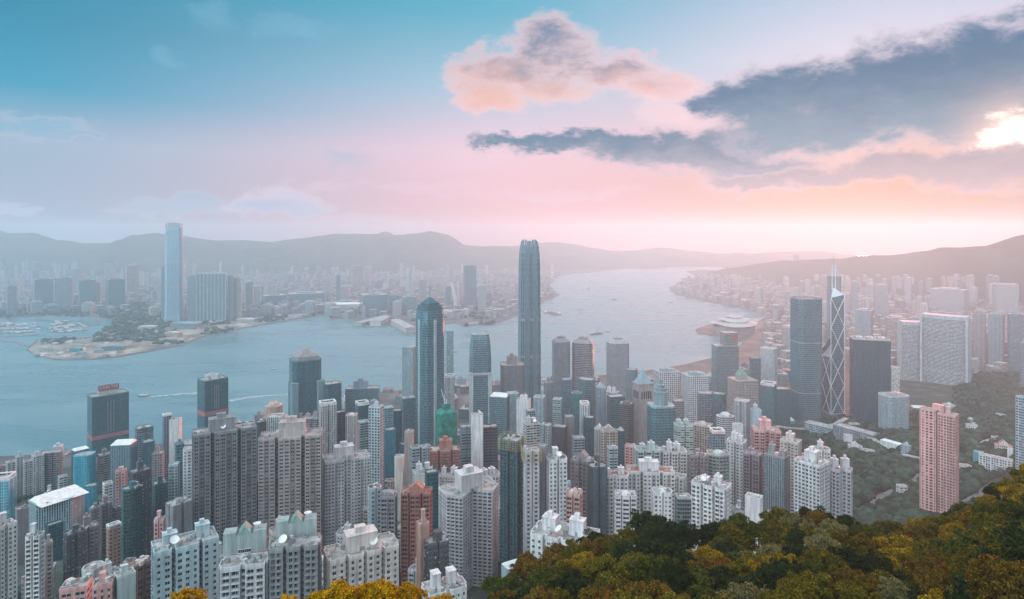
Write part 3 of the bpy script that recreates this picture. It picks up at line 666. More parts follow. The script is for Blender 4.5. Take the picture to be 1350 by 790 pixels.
    if 'w' in roof:       # sloped white sheet roof
        o = obj('sloping_roof', MB().prism([(-w*.5, -d*.5), (w*.5, -d*.5), (w*.5, d*.5), (-w*.5, d*.5)], 0, s*.16, 0, True, [(-w*.42, -d*.05), (w*.42, d*.1), (w*.42, d*.3), (-w*.42, d*.3)]).me('sloping_roof', [WHITE]), root, None, (0, 0, h+.05))
# ------------------------------------------------------------------ landmark towers
def hero(name, x0, x1, yt, yb, Y, rel, asp, label, base=None, cat='skyscraper'):
    w, d, Xc, Yc, th, zt = solve(x0, x1, yt, Y, rel, asp)
    zb = (max(0, float(land(Xc, Yc)))-6) if base is None else base
    root = link(bpy.data.objects.new(name, None)); root.location = (Xc, Yc, zb); root.rotation_euler.z = th; root.empty_display_size = 4
    tag(root, label, cat)
    TRACED.append(dict(x0=x0, x1=x1, yt=yt, yb=yb, Y=Y, X=Xc, Yc=Yc, r=.5*math.hypot(w, d), root=root, col=None, fac=None, roof='', h=zt-zb, w=w))
    zz = lambda y: H-(y-HY)*Yc/F-zb
    return root, w, d, zt-zb, zz
def loft(root, poly, secs, fac, color, floor=4.0, pitch=None, name='wall', cap=ROOF):
    """stack of storeyed rings: secs = [(z, scale), ...]"""
    mb = MB(); n = len(poly); pitch = pitch or PITCH[fac]; zt = secs[-1][0]
    ks = [round(math.dist(poly[i], poly[(i+1) % n])/pitch) if math.dist(poly[i], poly[(i+1) % n]) > 1.2 else 0 for i in range(n)]
    for (z0, s0), (z1, s1) in zip(secs, secs[1:]):
        for i in range(n):
            a, b = poly[i], poly[(i+1) % n]
            v0, v1 = (z0-zt)/floor, (z1-zt)/floor
            mb.add([(a[0]*s0, a[1]*s0, z0), (b[0]*s0, b[1]*s0, z0), (b[0]*s1, b[1]*s1, z1), (a[0]*s1, a[1]*s1, z1)], [(0, 1, 2, 3)], 0, [[(0, v0), (ks[i], v0), (ks[i], v1), (0, v1)]])
    s = secs[-1][1]; q = [(a*s, b*s) for a, b in poly]
    obj(name, mb.me(name, [MAT[fac]]), root, color)
    obj('roof', roof_mesh(q, zt, cap), root)
def band(root, poly, z0, z1, o, mat, color=None, name='band'):
    q = offset_poly(poly, o); return obj(name, MB().prism(q, z0, z1).me(name, [mat]), root, color)
def notched(w, d, k=.16, e=.06):
    x, y = w/2, d/2; a, b = w*k, d*k; g, h = w*e, d*e
    return [(-x+a, -y), (-g*1.2, -y), (-g*1.2, -y+h), (g*1.2, -y+h), (g*1.2, -y), (x-a, -y), (x-a, -y+b*.5), (x-a*.5, -y+b*.5), (x-a*.5, -y+b), (x, -y+b), (x, y-b), (x-a*.5, y-b), (x-a*.5, y-b*.5), (x-a, y-b*.5), (x-a, y), (-x+a, y), (-x+a, y-b*.5), (-x+a*.5, y-b*.5), (-x+a*.5, y-b), (-x, y-b), (-x, -y+b), (-x+a*.5, -y+b), (-x+a*.5, -y+b*.5), (-x+a, -y+b*.5)]
# tallest harbourfront tower with the clawed crown
r, w, d, h, zz = hero('skyscraper', 682, 714, 322, 515, 1260, 12, 1.0, 'tallest blue grey tapering tower with a clawed crown beside the harbour')
P0 = notched(w, d)
loft(r, P0, [(0, 1), (zz(455), 1), (zz(455)+.1, .985), (zz(405), .985), (zz(405)+.1, .965), (zz(366), .965), (zz(366)+.1, .94), (zz(345), .93), (zz(334), .885), (zz(326), .83), (zz(323), .79)], 'V', (.17, .30, .355), 4.2, 2.4)
for k in range(20):
    a = k/20*2*PI; q = max(abs(math.cos(a)), abs(math.sin(a))); rr = w*.395/q*.97; x_, y_ = rr*math.cos(a), rr*math.sin(a); u = Vector((-math.sin(a), math.cos(a), 0)); p = Vector((x_, y_, 0))
    z0, z1 = zz(334), zz(317)+(1.5 if k % 5 in (1, 2) else -1); mb = MB()
    o = Vector((math.cos(a), math.sin(a), 0)); A = p+o*w*.045; B = p-o*w*.055; t = u*w*.062
    mb.add([A-t+Vector((0, 0, z0)), A+t+Vector((0, 0, z0)), B+t*.6+Vector((0, 0, z1)), B-t*.6+Vector((0, 0, z1)), A-t-o*1.2+Vector((0, 0, z0)), A+t-o*1.2+Vector((0, 0, z0)), B+t*.6-o*1.2+Vector((0, 0, z1)), B-t*.6-o*1.2+Vector((0, 0, z1))], [(0, 1, 2, 3), (5, 4, 7, 6), (1, 5, 6, 2), (4, 0, 3, 7), (3, 2, 6, 7)])
    obj('crown_blade', mb.me('crown_blade', [WALL]), r, (.20, .32, .37))
for y in (420, 468): band(r, [(a*.97, b*.97) for a, b in footprint('cham', w, d)], zz(y)-3, zz(y)+2, -.2, STEEL, name='plant_floor_band')
# tallest tower across the harbour
r, w, d, h, zz = hero('skyscraper', 216.5, 242.5, 297, 425, 2930, -8, .9, 'very tall pale glass tower standing alone on the far waterfront', base=3)
P0 = notched(w, d, .07, .0001); P0 = footprint('cham', w, d); P0 = [p for p in P0]
loft(r, P0, [(0, 1.12), (zz(415), 1.04), (zz(405), 1.0), (zz(330), .97), (zz(305), .93), (zz(300), .90)], 'H', (.34, .46, .50), 4.4, 2.5)
for sx, sy, ww, dd in ((0, -1, w*.68, 2.5), (0, 1, w*.68, 2.5), (-1, 0, 2.5, d*.68), (1, 0, 2.5, d*.68)):
    mb = MB(); cx_, cy_ = sx*w*.448, sy*d*.448; mb.box(cx_-ww*.44, cx_+ww*.44, cy_-dd*.44, cy_+dd*.44, zz(303), zz(294)); obj('crown_screen', mb.me('crown_screen', [MAT['H']]), r, (.34, .46, .50))
for y, s in ((313, .945), (345, .965), (378, .985)): band(r, [(a*s, b*s) for a, b in P0], zz(y)-6, zz(y)+4, .5, STEEL, name='refuge_floor_band')
# star-plan tower with stepped cap and mast
r, w, d, h, zz = hero('skyscraper', 546, 588, 409, 590, 920, 27, .95, 'dark teal glass tower with stepped hipped cap and thin needle mast')
P0 = footprint('cham', w, d); P0 = [(a, b) for a, b in P0]
loft(r, P0, [(0, 1), (zz(425), 1), (zz(412), .955), (zz(409), .95)], 'G', (.10, .24, .28), 3.9, 2.2)
q = [(a*.86, b*.86) for a, b in P0]
obj('stepped_cap', MB().prism([(a*.93, b*.93) for a, b in P0], zz(409)+.1, zz(406)).prism(q, zz(406)+.1, zz(402)).prism([(a*.68, b*.68) for a, b in P0], zz(402)+.1, zz(399)).me('stepped_cap', [MAT['S']]), r, (.07, .19, .21))
obj('hipped_roof', pyramid_mesh('hipped_roof', [(a*.64, b*.64) for a, b in P0], zz(392)-zz(399), simple('teal_metal_roof', (.04, .14, .165), .5, .2), .1), r, None, (0, 0, zz(399)+.1))
obj('mast', MB().bar((0, 0, zz(393)), (0, 0, zz(374)), .8, 8, .25).bar((0, 0, zz(381)), (0, 0, zz(379)), 1.6, 8).me('mast', [STEEL]), r)
for i in (0, 2, 4, 6):
    a, b = Vector(P0[i]), Vector(P0[(i+1) % 8]); m_ = (a+b)/2; u = (b-a).normalized(); nn = Vector((u.y, -u.x)); hw = (b-a).length*.11
    pts = [m_-u*hw+nn*.05, m_+u*hw+nn*.05, m_+u*hw*.5+nn*1.6, m_-u*hw*.5+nn*1.6]
    obj('light_fin', MB().prism([(p.x, p.y) for p in pts][::-1] if False else [(p.x, p.y) for p in (pts[3], pts[2], pts[1], pts[0])], zz(585), zz(420)).me('light_fin', [MAT['V']]), r, (.34, .42, .43))
# round-shouldered tower with pale corner piers
r, w, d, h, zz = hero('skyscraper', 618, 648, 440, 560, 1100, 4, .9, 'blue glass tower with tapering shoulders, spiked crown and pale corner piers')
P0 = footprint('cham', w, d)
loft(r, P0, [(0, 1), (zz(472), 1), (zz(455), .93), (zz(446), .86), (zz(440), .78)], 'G', (.2, .32, .36), 3.9, 2.0)
for sx in (-1, 1): obj('corner_pier', MB().box(sx*w*.43-w*.09, sx*w*.43+w*.09, -d*.53, -d*.30, 0, zz(492)).me('corner_pier', [MAT['V']]), r, (.5, .57, .57))
obj('band', MB().box(-w*.52, w*.52, -d*.535, -d*.2, zz(492)+.1, zz(489)).me('band', [WALL]), r, (.52, .56, .55))
for k in range(9): obj('crown_spike', MB().bar((w*.34*(k/4-1), -d*.36, zz(440)), (w*.33*(k/4-1), -d*.34, zz(436)-abs(k-4)*.4), .5, 5, .2).me('crown_spike', [FRAME]), r)
# twin harbourfront towers with construction-era red stripe and roof sign
def striped(x0, x1, yt, yb, rel, asp, ys, label, sign=None):
    r, w, d, h, zz = hero('office_tower', x0, x1, yt, yb, 1140, rel, asp, label, base=0, cat='office tower')
    P0 = footprint('box', w, d); loft(r, P0, [(0, 1), (h, 1)], 'K', (.05, .13, .15), 3.8, 2.2, cap=ROOF)
    obj('parapet', parapet_mesh(P0, h-.3, 2.0, .6), r, (.16, .30, .30))
    band(r, P0, zz(ys)-4.2, zz(ys)+3.4, .45, simple('faded_red_panel', (.36, .14, .15), .7), name='red_band')
    for k in (-1, 0, 1): obj('wall_rib', MB().box(k*w*.08-.5, k*w*.08+.5, -d/2-.7, -d/2-.02, zz(ys)+6, h-10).me('wall_rib', [STEEL]), r)
    o = obj('lift_house', lift_house_mesh(w*.5, d*.5, 7, random.Random(2)), r, (.5, .52, .52), (0, .1*d, h))
    return r, w, d, h
r, w, d, h = striped(115, 170, 519, 606, 14, .55, 571, 'broad dark teal office slab with a red stripe and red roof sign')
mb = MB(); mb.box(-w*.27, w*.27, -d*.12, -d*.02, 7.2, 9.0)
for k in range(7): mb.bar((-w*.26+k*w*.0866, -d*.03, 0), (-w*.26+k*w*.0866, -d*.03, 9), .35, 5)
mb.box(-w*.28, w*.28, -d*.10, -d*.04, 9.0, 17.5)
sg = obj('sign', mb.me('sign', [simple('dark_sign_board', (.22, .06, .07), .7), STEEL]), r, None, (0, 0, h))
fc = bpy.data.curves.new('lettering', 'FONT'); fc.body = 'SHUN TAK'; fc.size = 9.2; fc.align_x = 'CENTER'; fc.extrude = .4; fc.space_character = 1.0
fo = bpy.data.objects.new('tmp_text', fc); COL.objects.link(fo); bpy.context.view_layer.update()
me = bpy.data.meshes.new_from_object(fo.evaluated_get(bpy.context.evaluated_depsgraph_get())); bpy.data.objects.remove(fo)
me.name = 'lettering'; me.materials.clear(); me.materials.append(simple('red_letters', (.78, .50, .50), .5))
lt = obj('lettering', me, sg, None, (0, -d*.10-.5, 9.9)); lt.rotation_euler.x = PI/2; lt.scale = (w*.52/max(1, me.vertices and (max(v.co.x for v in me.vertices)-min(v.co.x for v in me.vertices))), 1, 1)
lt.scale.x = min(1.6, lt.scale.x)
r, w, d, h = striped(260, 301, 499, 565, 22, .8, 541, 'square dark teal office tower with a red stripe behind the triple grey tower')
obj('sign', MB().box(-6, 6, -d*.3, -d*.25, 0, 10).me('sign', [WHITE]), r, None, (0, 0, h))
# dark tower with the hipped stone-coloured roof
r, w, d, h, zz = hero('office_tower', 379, 426, 474, 552, 1140, 12, .85, 'dark teal tower topped by a grey hipped pyramid roof near the water', base=0, cat='office tower')
P0 = footprint('cham', w, d); loft(r, P0, [(0, 1.0), (zz(503), 1.0), (zz(503)+.1, .95), (h, .95)], 'K', (.10, .24, .28), 3.6, 2.2)
band(r, scale_poly(P0, .95), h, h+2.5, .6, WALL, (.12, .24, .27), 'cornice')
pk = scale_poly(P0, .74); ph_ = zz(459)-h
obj('pyramid_roof', MB().prism(pk, h+2.5, h+2.5+ph_*.25).prism(pk, h+2.5+ph_*.25, h+ph_, 0, True, scale_poly(pk, .1)).me('pyramid_roof', [simple('granite_roof', (.27, .25, .26), .8)]), r)
for sx in (-1, 1): obj('corner_bay', MB().prism(footprint('cham', w*.26, d*.3), 0, zz(500)).me('corner_bay', [MAT['B']]), r, (.16, .30, .33), (sx*w*.42, -d*.44, 0))
# three bevel-edged exchange towers
def exch(x0, x1, yt, Y, rel, col, label, fac='V'):
    r, w, d, h, zz = hero('office_tower', x0, x1, yt+4, 530, Y, rel, .9, label, cat='office tower')
    P0 = footprint('cham', w, d); loft(r, P0, [(0, 1), (h, 1)], fac, col, 3.8, 2.0)
    obj('sloped_top', MB().prism(P0, h+.05, h+(zz(yt)-h), 0, True, scale_poly(P0, .72)).me('sloped_top', [WALL]), r, tuple(v*1.05 for v in col))
    obj('lift_house', lift_house_mesh(w*.4, d*.4, 4, random.Random(1)), r, col, (0, 0, zz(yt)))
    return r, w, d, h
exch(727, 752.5, 446, 1330, 14, (.36, .36, .37), 'left of two matching grey harbourfront towers with rounded top')
exch(753.5, 784, 447, 1340, -10, (.34, .35, .36), 'right of two matching grey harbourfront towers with stepped roof boxes', 'B')
exch(798, 831, 447.5, 1400, 24, (.46, .47, .48), 'pale ribbed tower with a chamfered octagonal top above the water')
# white grid blocks
for x0, x1, yt, Y, lab in ((861, 896, 489, 1220, 'white office block with a square window grid, farther left of the pair'), (898, 935, 494, 1180, 'white office block with a square window grid, nearer right of the pair')):
    r, w, d, h, zz = hero('office_block', x0, x1, yt, 560, Y, 24, .75, lab, cat='office block')
    P0 = footprint('box', w, d); loft(r, P0, [(0, 1), (h, 1)], 'D', (.62, .66, .68), 4.0, 4.2); obj('parapet', parapet_mesh(P0, h-.4, 2.2, .8), r, (.66, .7, .72))
    obj('plant_room', lift_house_mesh(w*.5, d*.5, 5, random.Random(4)), r, (.38, .48, .54), (0, 0, h)); obj('water_tank', TANKS[1], r, None, (w*.33, -d*.2, h))
# beige tower with green pyramid and colonnade
r, w, d, h, zz = hero('office_tower', 834, 861, 505, 578, 1000, 30, .9, 'plain beige tower with arched loggia and green pyramid roof', cat='office tower')
P0 = footprint('box', w, d); loft(r, P0, [(0, 1), (h, 1)], 'S', (.40, .37, .36), 4, 3, cap=ROOF)
for i in range(5): obj('arch_opening', MB().box(-w*.36+i*w*.16, -w*.36+i*w*.16+w*.08, -d/2-.25, -d/2-.02, zz(524), zz(514)).me('arch_opening', [GLASS[0]]), r)
for i in range(5): obj('arch_opening', MB().box(-w/2-.25, -w/2-.02, -d*.36+i*d*.16, -d*.36+i*d*.16+d*.08, zz(524), zz(514)).me('arch_opening', [GLASS[0]]), r)
band(r, P0, h, h+1.5, .8, WALL, (.44, .41, .39), 'cornice')
obj('pyramid_roof', pyramid_mesh('pyramid_roof', scale_poly(P0, .84), zz(488)-h, simple('slate_green_roof', (.22, .36, .40), .6), .02), r, None, (0, 0, h+1.6))
# teal glass tower with ring-stepped crown
r, w, d, h, zz = hero('office_tower', 852, 891, 535, 580, 850, 20, .8, 'bright teal glass tower with a banded round crown', cat='office tower')
P0 = footprint('cham', w, d); loft(r, P0, [(0, 1), (h, 1)], 'G', (.09, .32, .37), 3.8, 2.1)
band(r, P0, h-.2, h+2.2, .5, WALL, (.30, .48, .5), 'cornice')
for i, (s, ya, yb_) in enumerate(((.56, 535, 519), (.44, 519, 514), (.3, 514, 510), (.12, 510, 503))):
    obj('crown_ring', MB().prism(scale_poly(footprint('round', w, w), s), zz(ya)+2.2, zz(yb_)+2.1).prism(scale_poly(footprint('round', w, w), s+.05), zz(yb_)+2.1, zz(yb_)+3.2).me('crown_ring', [MAT['S']]), r, (.24, .38, .40))
# stepped twin slab
r, w, d, h, zz = hero('office_tower', 938, 974, 455, 540, 1580, 20, .7, 'stepped grey teal tower with a small red roof logo panel', cat='office tower')
loft(r, footprint('box', w, d), [(0, 1), (h, 1)], 'G', (.22, .30, .31), 3.9, 2.4)
obj('upper_block', wall_mesh('upper_block', footprint('box', w*.62, d*.8), 0, zz(438)-h, 'B', 3.9), r, (.24, .33, .34), (w*.18, 0, h)); obj('upper_roof', roof_mesh(footprint('box', w*.62, d*.8), 0, ROOF), r, None, (w*.18, 0, zz(438)))
obj('logo_panel', MB().box(w*.3, w*.46, -d*.4-.5, -d*.4-.05, zz(446), zz(441)).me('logo_panel', [RED]), r)
for k in range(6): obj('mast', MB().bar((w*(.0+.08*k), -d*.2, zz(438)), (w*(.0+.08*k), -d*.2, zz(431)), .4, 5, .2).me('mast', [STEEL]), r)
# classical banded hotel block with cupola
r, w, d, h, zz = hero('office_block', 959, 1000, 500, 540, 1340, 28, .9, 'stone block with columned corner and small pyramid cupola', cat='office block')
loft(r, footprint('box', w, d), [(0, 1), (h, 1)], 'D', (.44, .41, .39), 3.6, 3.2); band(r, footprint('box', w, d), h, h+1.2, .6, WALL, (.46, .42, .4), 'cornice')
obj('cupola', MB().box(-w*.2, w*.2, -d*.2, d*.2, 0, 9).me('cupola', [WALL]), r, (.46, .42, .40), (-w*.12, -d*.1, h+1.3)); obj('pyramid_roof', pyramid_mesh('pyramid_roof', footprint('box', w*.42, d*.42), zz(482)-h-10, ROOF_G), r, None, (-w*.12, -d*.1, h+10.4))
# smooth square glass tower
r, w, d, h, zz = hero('skyscraper', 1039.5, 1086.5, 394, 556, 1270, 28, .95, 'plain square grey glass tower with straight sides and flat top')
P0 = footprint('cham', w, d); loft(r, P0, [(0, 1), (h, 1)], 'G', (.16, .28, .32), 4.1, 1.9); obj('parapet', parapet_mesh(P0, h-.4, 3, .8), r, (.24, .31, .34))
for y in (450, 515): band(r, P0, zz(y)-1.2, zz(y)+1.2, .15, STEEL, name='plant_floor_band')
# faceted tower with white cross bracing
r, w, d, h, zz = hero('skyscraper', 1084, 1113, 390, 556, 1290, 34, 1.0, 'faceted glass tower with white cross bracing and twin white masts')
s = w/2; zT, zM, zL = zz(379), zz(388), zz(466)
gl = (.24, .34, .38)
def facet(name, poly, z0, tops, fac='G'):
    n = len(poly); mb = MB()
    for i in range(n):
        j = (i+1) % n; L = math.dist(poly[i], poly[j]); k = max(1, round(L/2.2))
        mb.add([(*poly[i], z0), (*poly[j], z0), (*poly[j], tops[j]), (*poly[i], tops[i])], [(0, 1, 2, 3)], 0, [[(0, z0/4), (k, z0/4), (k, tops[j]/4), (0, tops[i]/4)]])
    obj(name, mb.me(name, [MAT[fac]]), r, gl)
    obj('roof_glass', mesh('roof_glass', [(*poly[i], tops[i]) for i in range(n)], [tuple(range(n))], [MAT['C' if name == 'west_facet' else 'G']]), r, (.62, .66, .68))
# triangular quadrants of the square plan, each cut at its own height
facet('front_facet', [(-s, -s), (s, -s), (0, 0)], 0, [zM-6, zM, zT])
facet('right_facet', [(s, -s), (s, s), (0, 0)], 0, [zM, zM-4, zT])
facet('rear_facet', [(s, s), (-s, s), (0, 0)], 0, [zL+30, zL+8, zL+42])
facet('west_facet', [(-s, s), (-s, -s), (0, 0)], 0, [zL-6, zL-6, zL+26])
mb = 0
def brace(a, b, nm='brace'): obj(nm, MB().box(-.7, .7, -.45, .45, 0, (Vector(b)-Vector(a)).length).me(nm, [WHITE]), r).matrix_basis = Matrix.Translation(a) @ (Vector(b)-Vector(a)).to_track_quat('Z', 'Y').to_matrix().to_4x4()
H0 = zz(545); step = (zM-6-H0)/4.0; o = .7
for sx, sy, tz in ((-1, -1, zM-6), (1, -1, zM), (1, 1, zM-4)): brace((sx*(s+o*.5), sy*(s+o*.5), 0), (sx*(s+o*.5), sy*(s+o*.5), tz))
for k in range(4):
    z0, z1 = H0+k*step, H0+(k+1)*step
    brace((-s, -s-o, z0), (s, -s-o, z1)); brace((s, -s-o, z0), (-s, -s-o, z1)); brace((s+o, -s, z0), (s+o, s, z1)); brace((s+o, s, z0), (s+o, -s, z1))
    if k < 2: brace((-s-o, s, z0), (-s-o, -s, z1)); brace((-s-o, -s, z0), (-s-o, s, z1))
for x_ in (-3.5, 4): obj('mast', MB().bar((x_, -2, zT-4), (x_, -2, zz(349)), .9, 8, .3).me('mast', [WHITE]), r)
obj('podium', MB().prism(footprint('box', w*1.25, d*1.25), 0, zz(541)-2).me('podium', [WALL]), r, (.42, .45, .46))
# far pointed tower behind it
r, w, d, h, zz = hero('skyscraper', 1089.5, 1109.5, 364, 400, 2300, 8, .95, 'pale hazy tower with pyramid top and tall mast behind the cross braced tower', base=2)
P0 = footprint('cham', w, d); loft(r, P0, [(0, 1), (h, 1)], 'G', (.42, .40, .38), 4, 2.4)
obj('pyramid_roof', MB().prism(P0, h+.1, zz(350), 0, True, scale_poly(P0, .16)).me('pyramid_roof', [WALL]), r, (.40, .40, .40)); obj('mast', MB().bar((0, 0, zz(352)), (0, 0, zz(332)), 1.4, 8, .4).me('mast', [STEEL]), r)
# dark slab and pale block in front
r, w, d, h, zz = hero('office_tower', 1120, 1174.5, 447, 562, 1200, 12, .5, 'dark charcoal teal slab tower without visible windows', cat='office tower')
P0 = footprint('box', w, d); loft(r, P0, [(0, 1), (h, 1)], 'K', (.02, .075, .09), 3.9, 2.0); obj('parapet', parapet_mesh(P0, h-.4, 2.4, .7), r, (.5, .53, .54))
for x_ in (-.3, 0, .3): obj('cooling_unit', lift_house_mesh(w*.16, d*.4, 4, random.Random(3)), r, (.55, .58, .58), (x_*w, 0, h))
r, w, d, h, zz = hero('office_block', 1155, 1201.5, 521, 582, 1080, 40, .75, 'pale blue rounded corner block beside the dark slab', cat='office block')
P0 = footprint('cham', w, d); loft(r, P0, [(0, 1), (h, 1)], 'V', (.46, .56, .60), 3.8, 1.6); obj('parapet', parapet_mesh(P0, h-.4, 2.4, 1.5), r, (.5, .58, .61)); obj('lift_house', lift_house_mesh(w*.45, d*.3, 4, random.Random(8)), r, (.6, .52, .5), (w*.05, 0, h))
# curved banded hotel slabs
for x0, x1, yt, Y, rel, asp, lab, fp in ((1184, 1222, 428, 1640, 16, .7, 'pale slab tower left of the wide banded tower with the capped roof', 'box'), (1213, 1279, 420, 1560, -12, .5, 'wide pale curved tower with fine horizontal banding and capped roof', 'bow')):
    r, w, d, h, zz = hero('hotel_tower', x0, x1, yt, 512, Y, rel, asp, lab, cat='hotel tower')
    P0 = footprint(fp, w, d); loft(r, P0, [(0, 1), (h, 1)], 'B', (.46, .52, .54), 3.4, 3.0); band(r, P0, h, h+9, .2, WALL, (.42, .52, .57), 'roof_cap')
    band(r, P0, zz(452)-2, zz(452)+2, .3, STEEL, name='plant_floor_band')
    for sx in (-1, 1): obj('end_wall', MB().box(sx*w*.5-2.6, sx*w*.5+2.6, -d*.32, d*.52, 0, h+4).me('end_wall', [WALL]), r, (.5, .56, .58))
# pink apartment tower on the wooded slope
def pink():
    r, w, d, h, zz = hero('apartment_tower', 1236, 1264.5, 546, 668, 640, -16, .8, 'pink apartment tower of two linked blocks rising from the wooded slope', base=118, cat='apartment tower')
    c = (.78, .43, .40); rnd = random.Random(3); loc = tuple(r.location); th = r.rotation_euler.z
    P0 = footprint('box', w, d); near_walls(r, P0, 0, h, 0, c, 'D', 3.0, th, loc, rnd); deco(r, P0, w, d, h, c, 'ph', rnd)
    cx_ = -w*1.08; P1 = [(cx_+a, b-2) for a, b in footprint('cham', w*.98, d)]
    obj('side_block', wall_mesh('side_block', P1, 0, h+1.5, 'P', 3.0, pitch=4.2), r, c); obj('roof', roof_mesh(P1, h+1.5, ROOF), r); obj('parapet', parapet_mesh(P1, h+1.2, 1.4), r, c)
    P2 = [(-w*.62, -d*.40), (-w*.50, -d*.40), (-w*.50, d*.4), (-w*.62, d*.4)]
    obj('dark_slot', MB().prism(P2, 0, h+2).me('dark_slot', [MAT['K']]), r, (.1, .1, .12))
    obj('lift_house', MB().prism([(-w*.9, -d*.1), (-w*.25, -d*.1), (-w*.25, d*.35), (-w*.9, d*.35)], h, h+8).me('lift_house', [WALL]), r, c)
    o = TRACED[-1]; o.update(x0=1207)
pink()
# convention hall on the water, with its winged white roof
r, w, d, h, zz = hero('convention_hall', 932, 1004, 428, 445, 2560, 20, .75, 'low harbourfront hall with sweeping white winged roof', base=2, cat='hall')
obj('wall', wall_mesh('wall', footprint('oct', w*.9, d*.8), 0, h*.9, 'B', 5), r, (.36, .38, .40))
def wing(k, z, hh, sx):
    mb = MB(); n, m_ = 16, 8; v = []
    for i in range(n+1):
        t = i/n*2-1
        for j in range(m_+1):
            q = j/m_*2-1; span = w*k*(1-.25*q*q)*.5
            v.append((t*span, q*d*.5*k*(1-.35*t*t), z+hh*(1-q*q*.9)*(1-abs(t)**1.6*.75)+hh*.35*abs(t)**3))
    f = [(i*(m_+1)+j, (i+1)*(m_+1)+j, (i+1)*(m_+1)+j+1, i*(m_+1)+j+1) for i in range(n) for j in range(m_)]
    mb.add(v, f); return obj('wing_roof', mb.me('wing_roof', [WALL], True), r, (.56, .55, .55))
wing(1.1, h*.9, 24, 1); wing(.72, h*.9+16, 22, 1); wing(.4, h*.9+34, 12, 1)
# green netted building under construction with a crane boom
r, w, d, h, zz = hero('netted_tower', 573, 604, 543, 590, 730, 18, .8, 'tower wrapped in green scaffold netting with a small crane on top', cat='apartment tower')
P0 = footprint('cham', w, d); obj('scaffold_net', MB().prism(P0, 0, h).me('scaffold_net', [NETG]), r); obj('cap', MB().prism(P0, h+.05, zz(539), 0, True, scale_poly(P0, .6)).prism(scale_poly(footprint('box', w, d), .34), zz(539)+.05, zz(532)).me('cap', [NETG]), r)
obj('crane', MB().bar((-w*.05, 0, zz(533)), (-w*.3, -d*.1, zz(512)), .5, 5, .3).bar((0, 0, zz(533)), (0, 0, zz(527)), .6, 5).me('crane', [WHITE]), r)
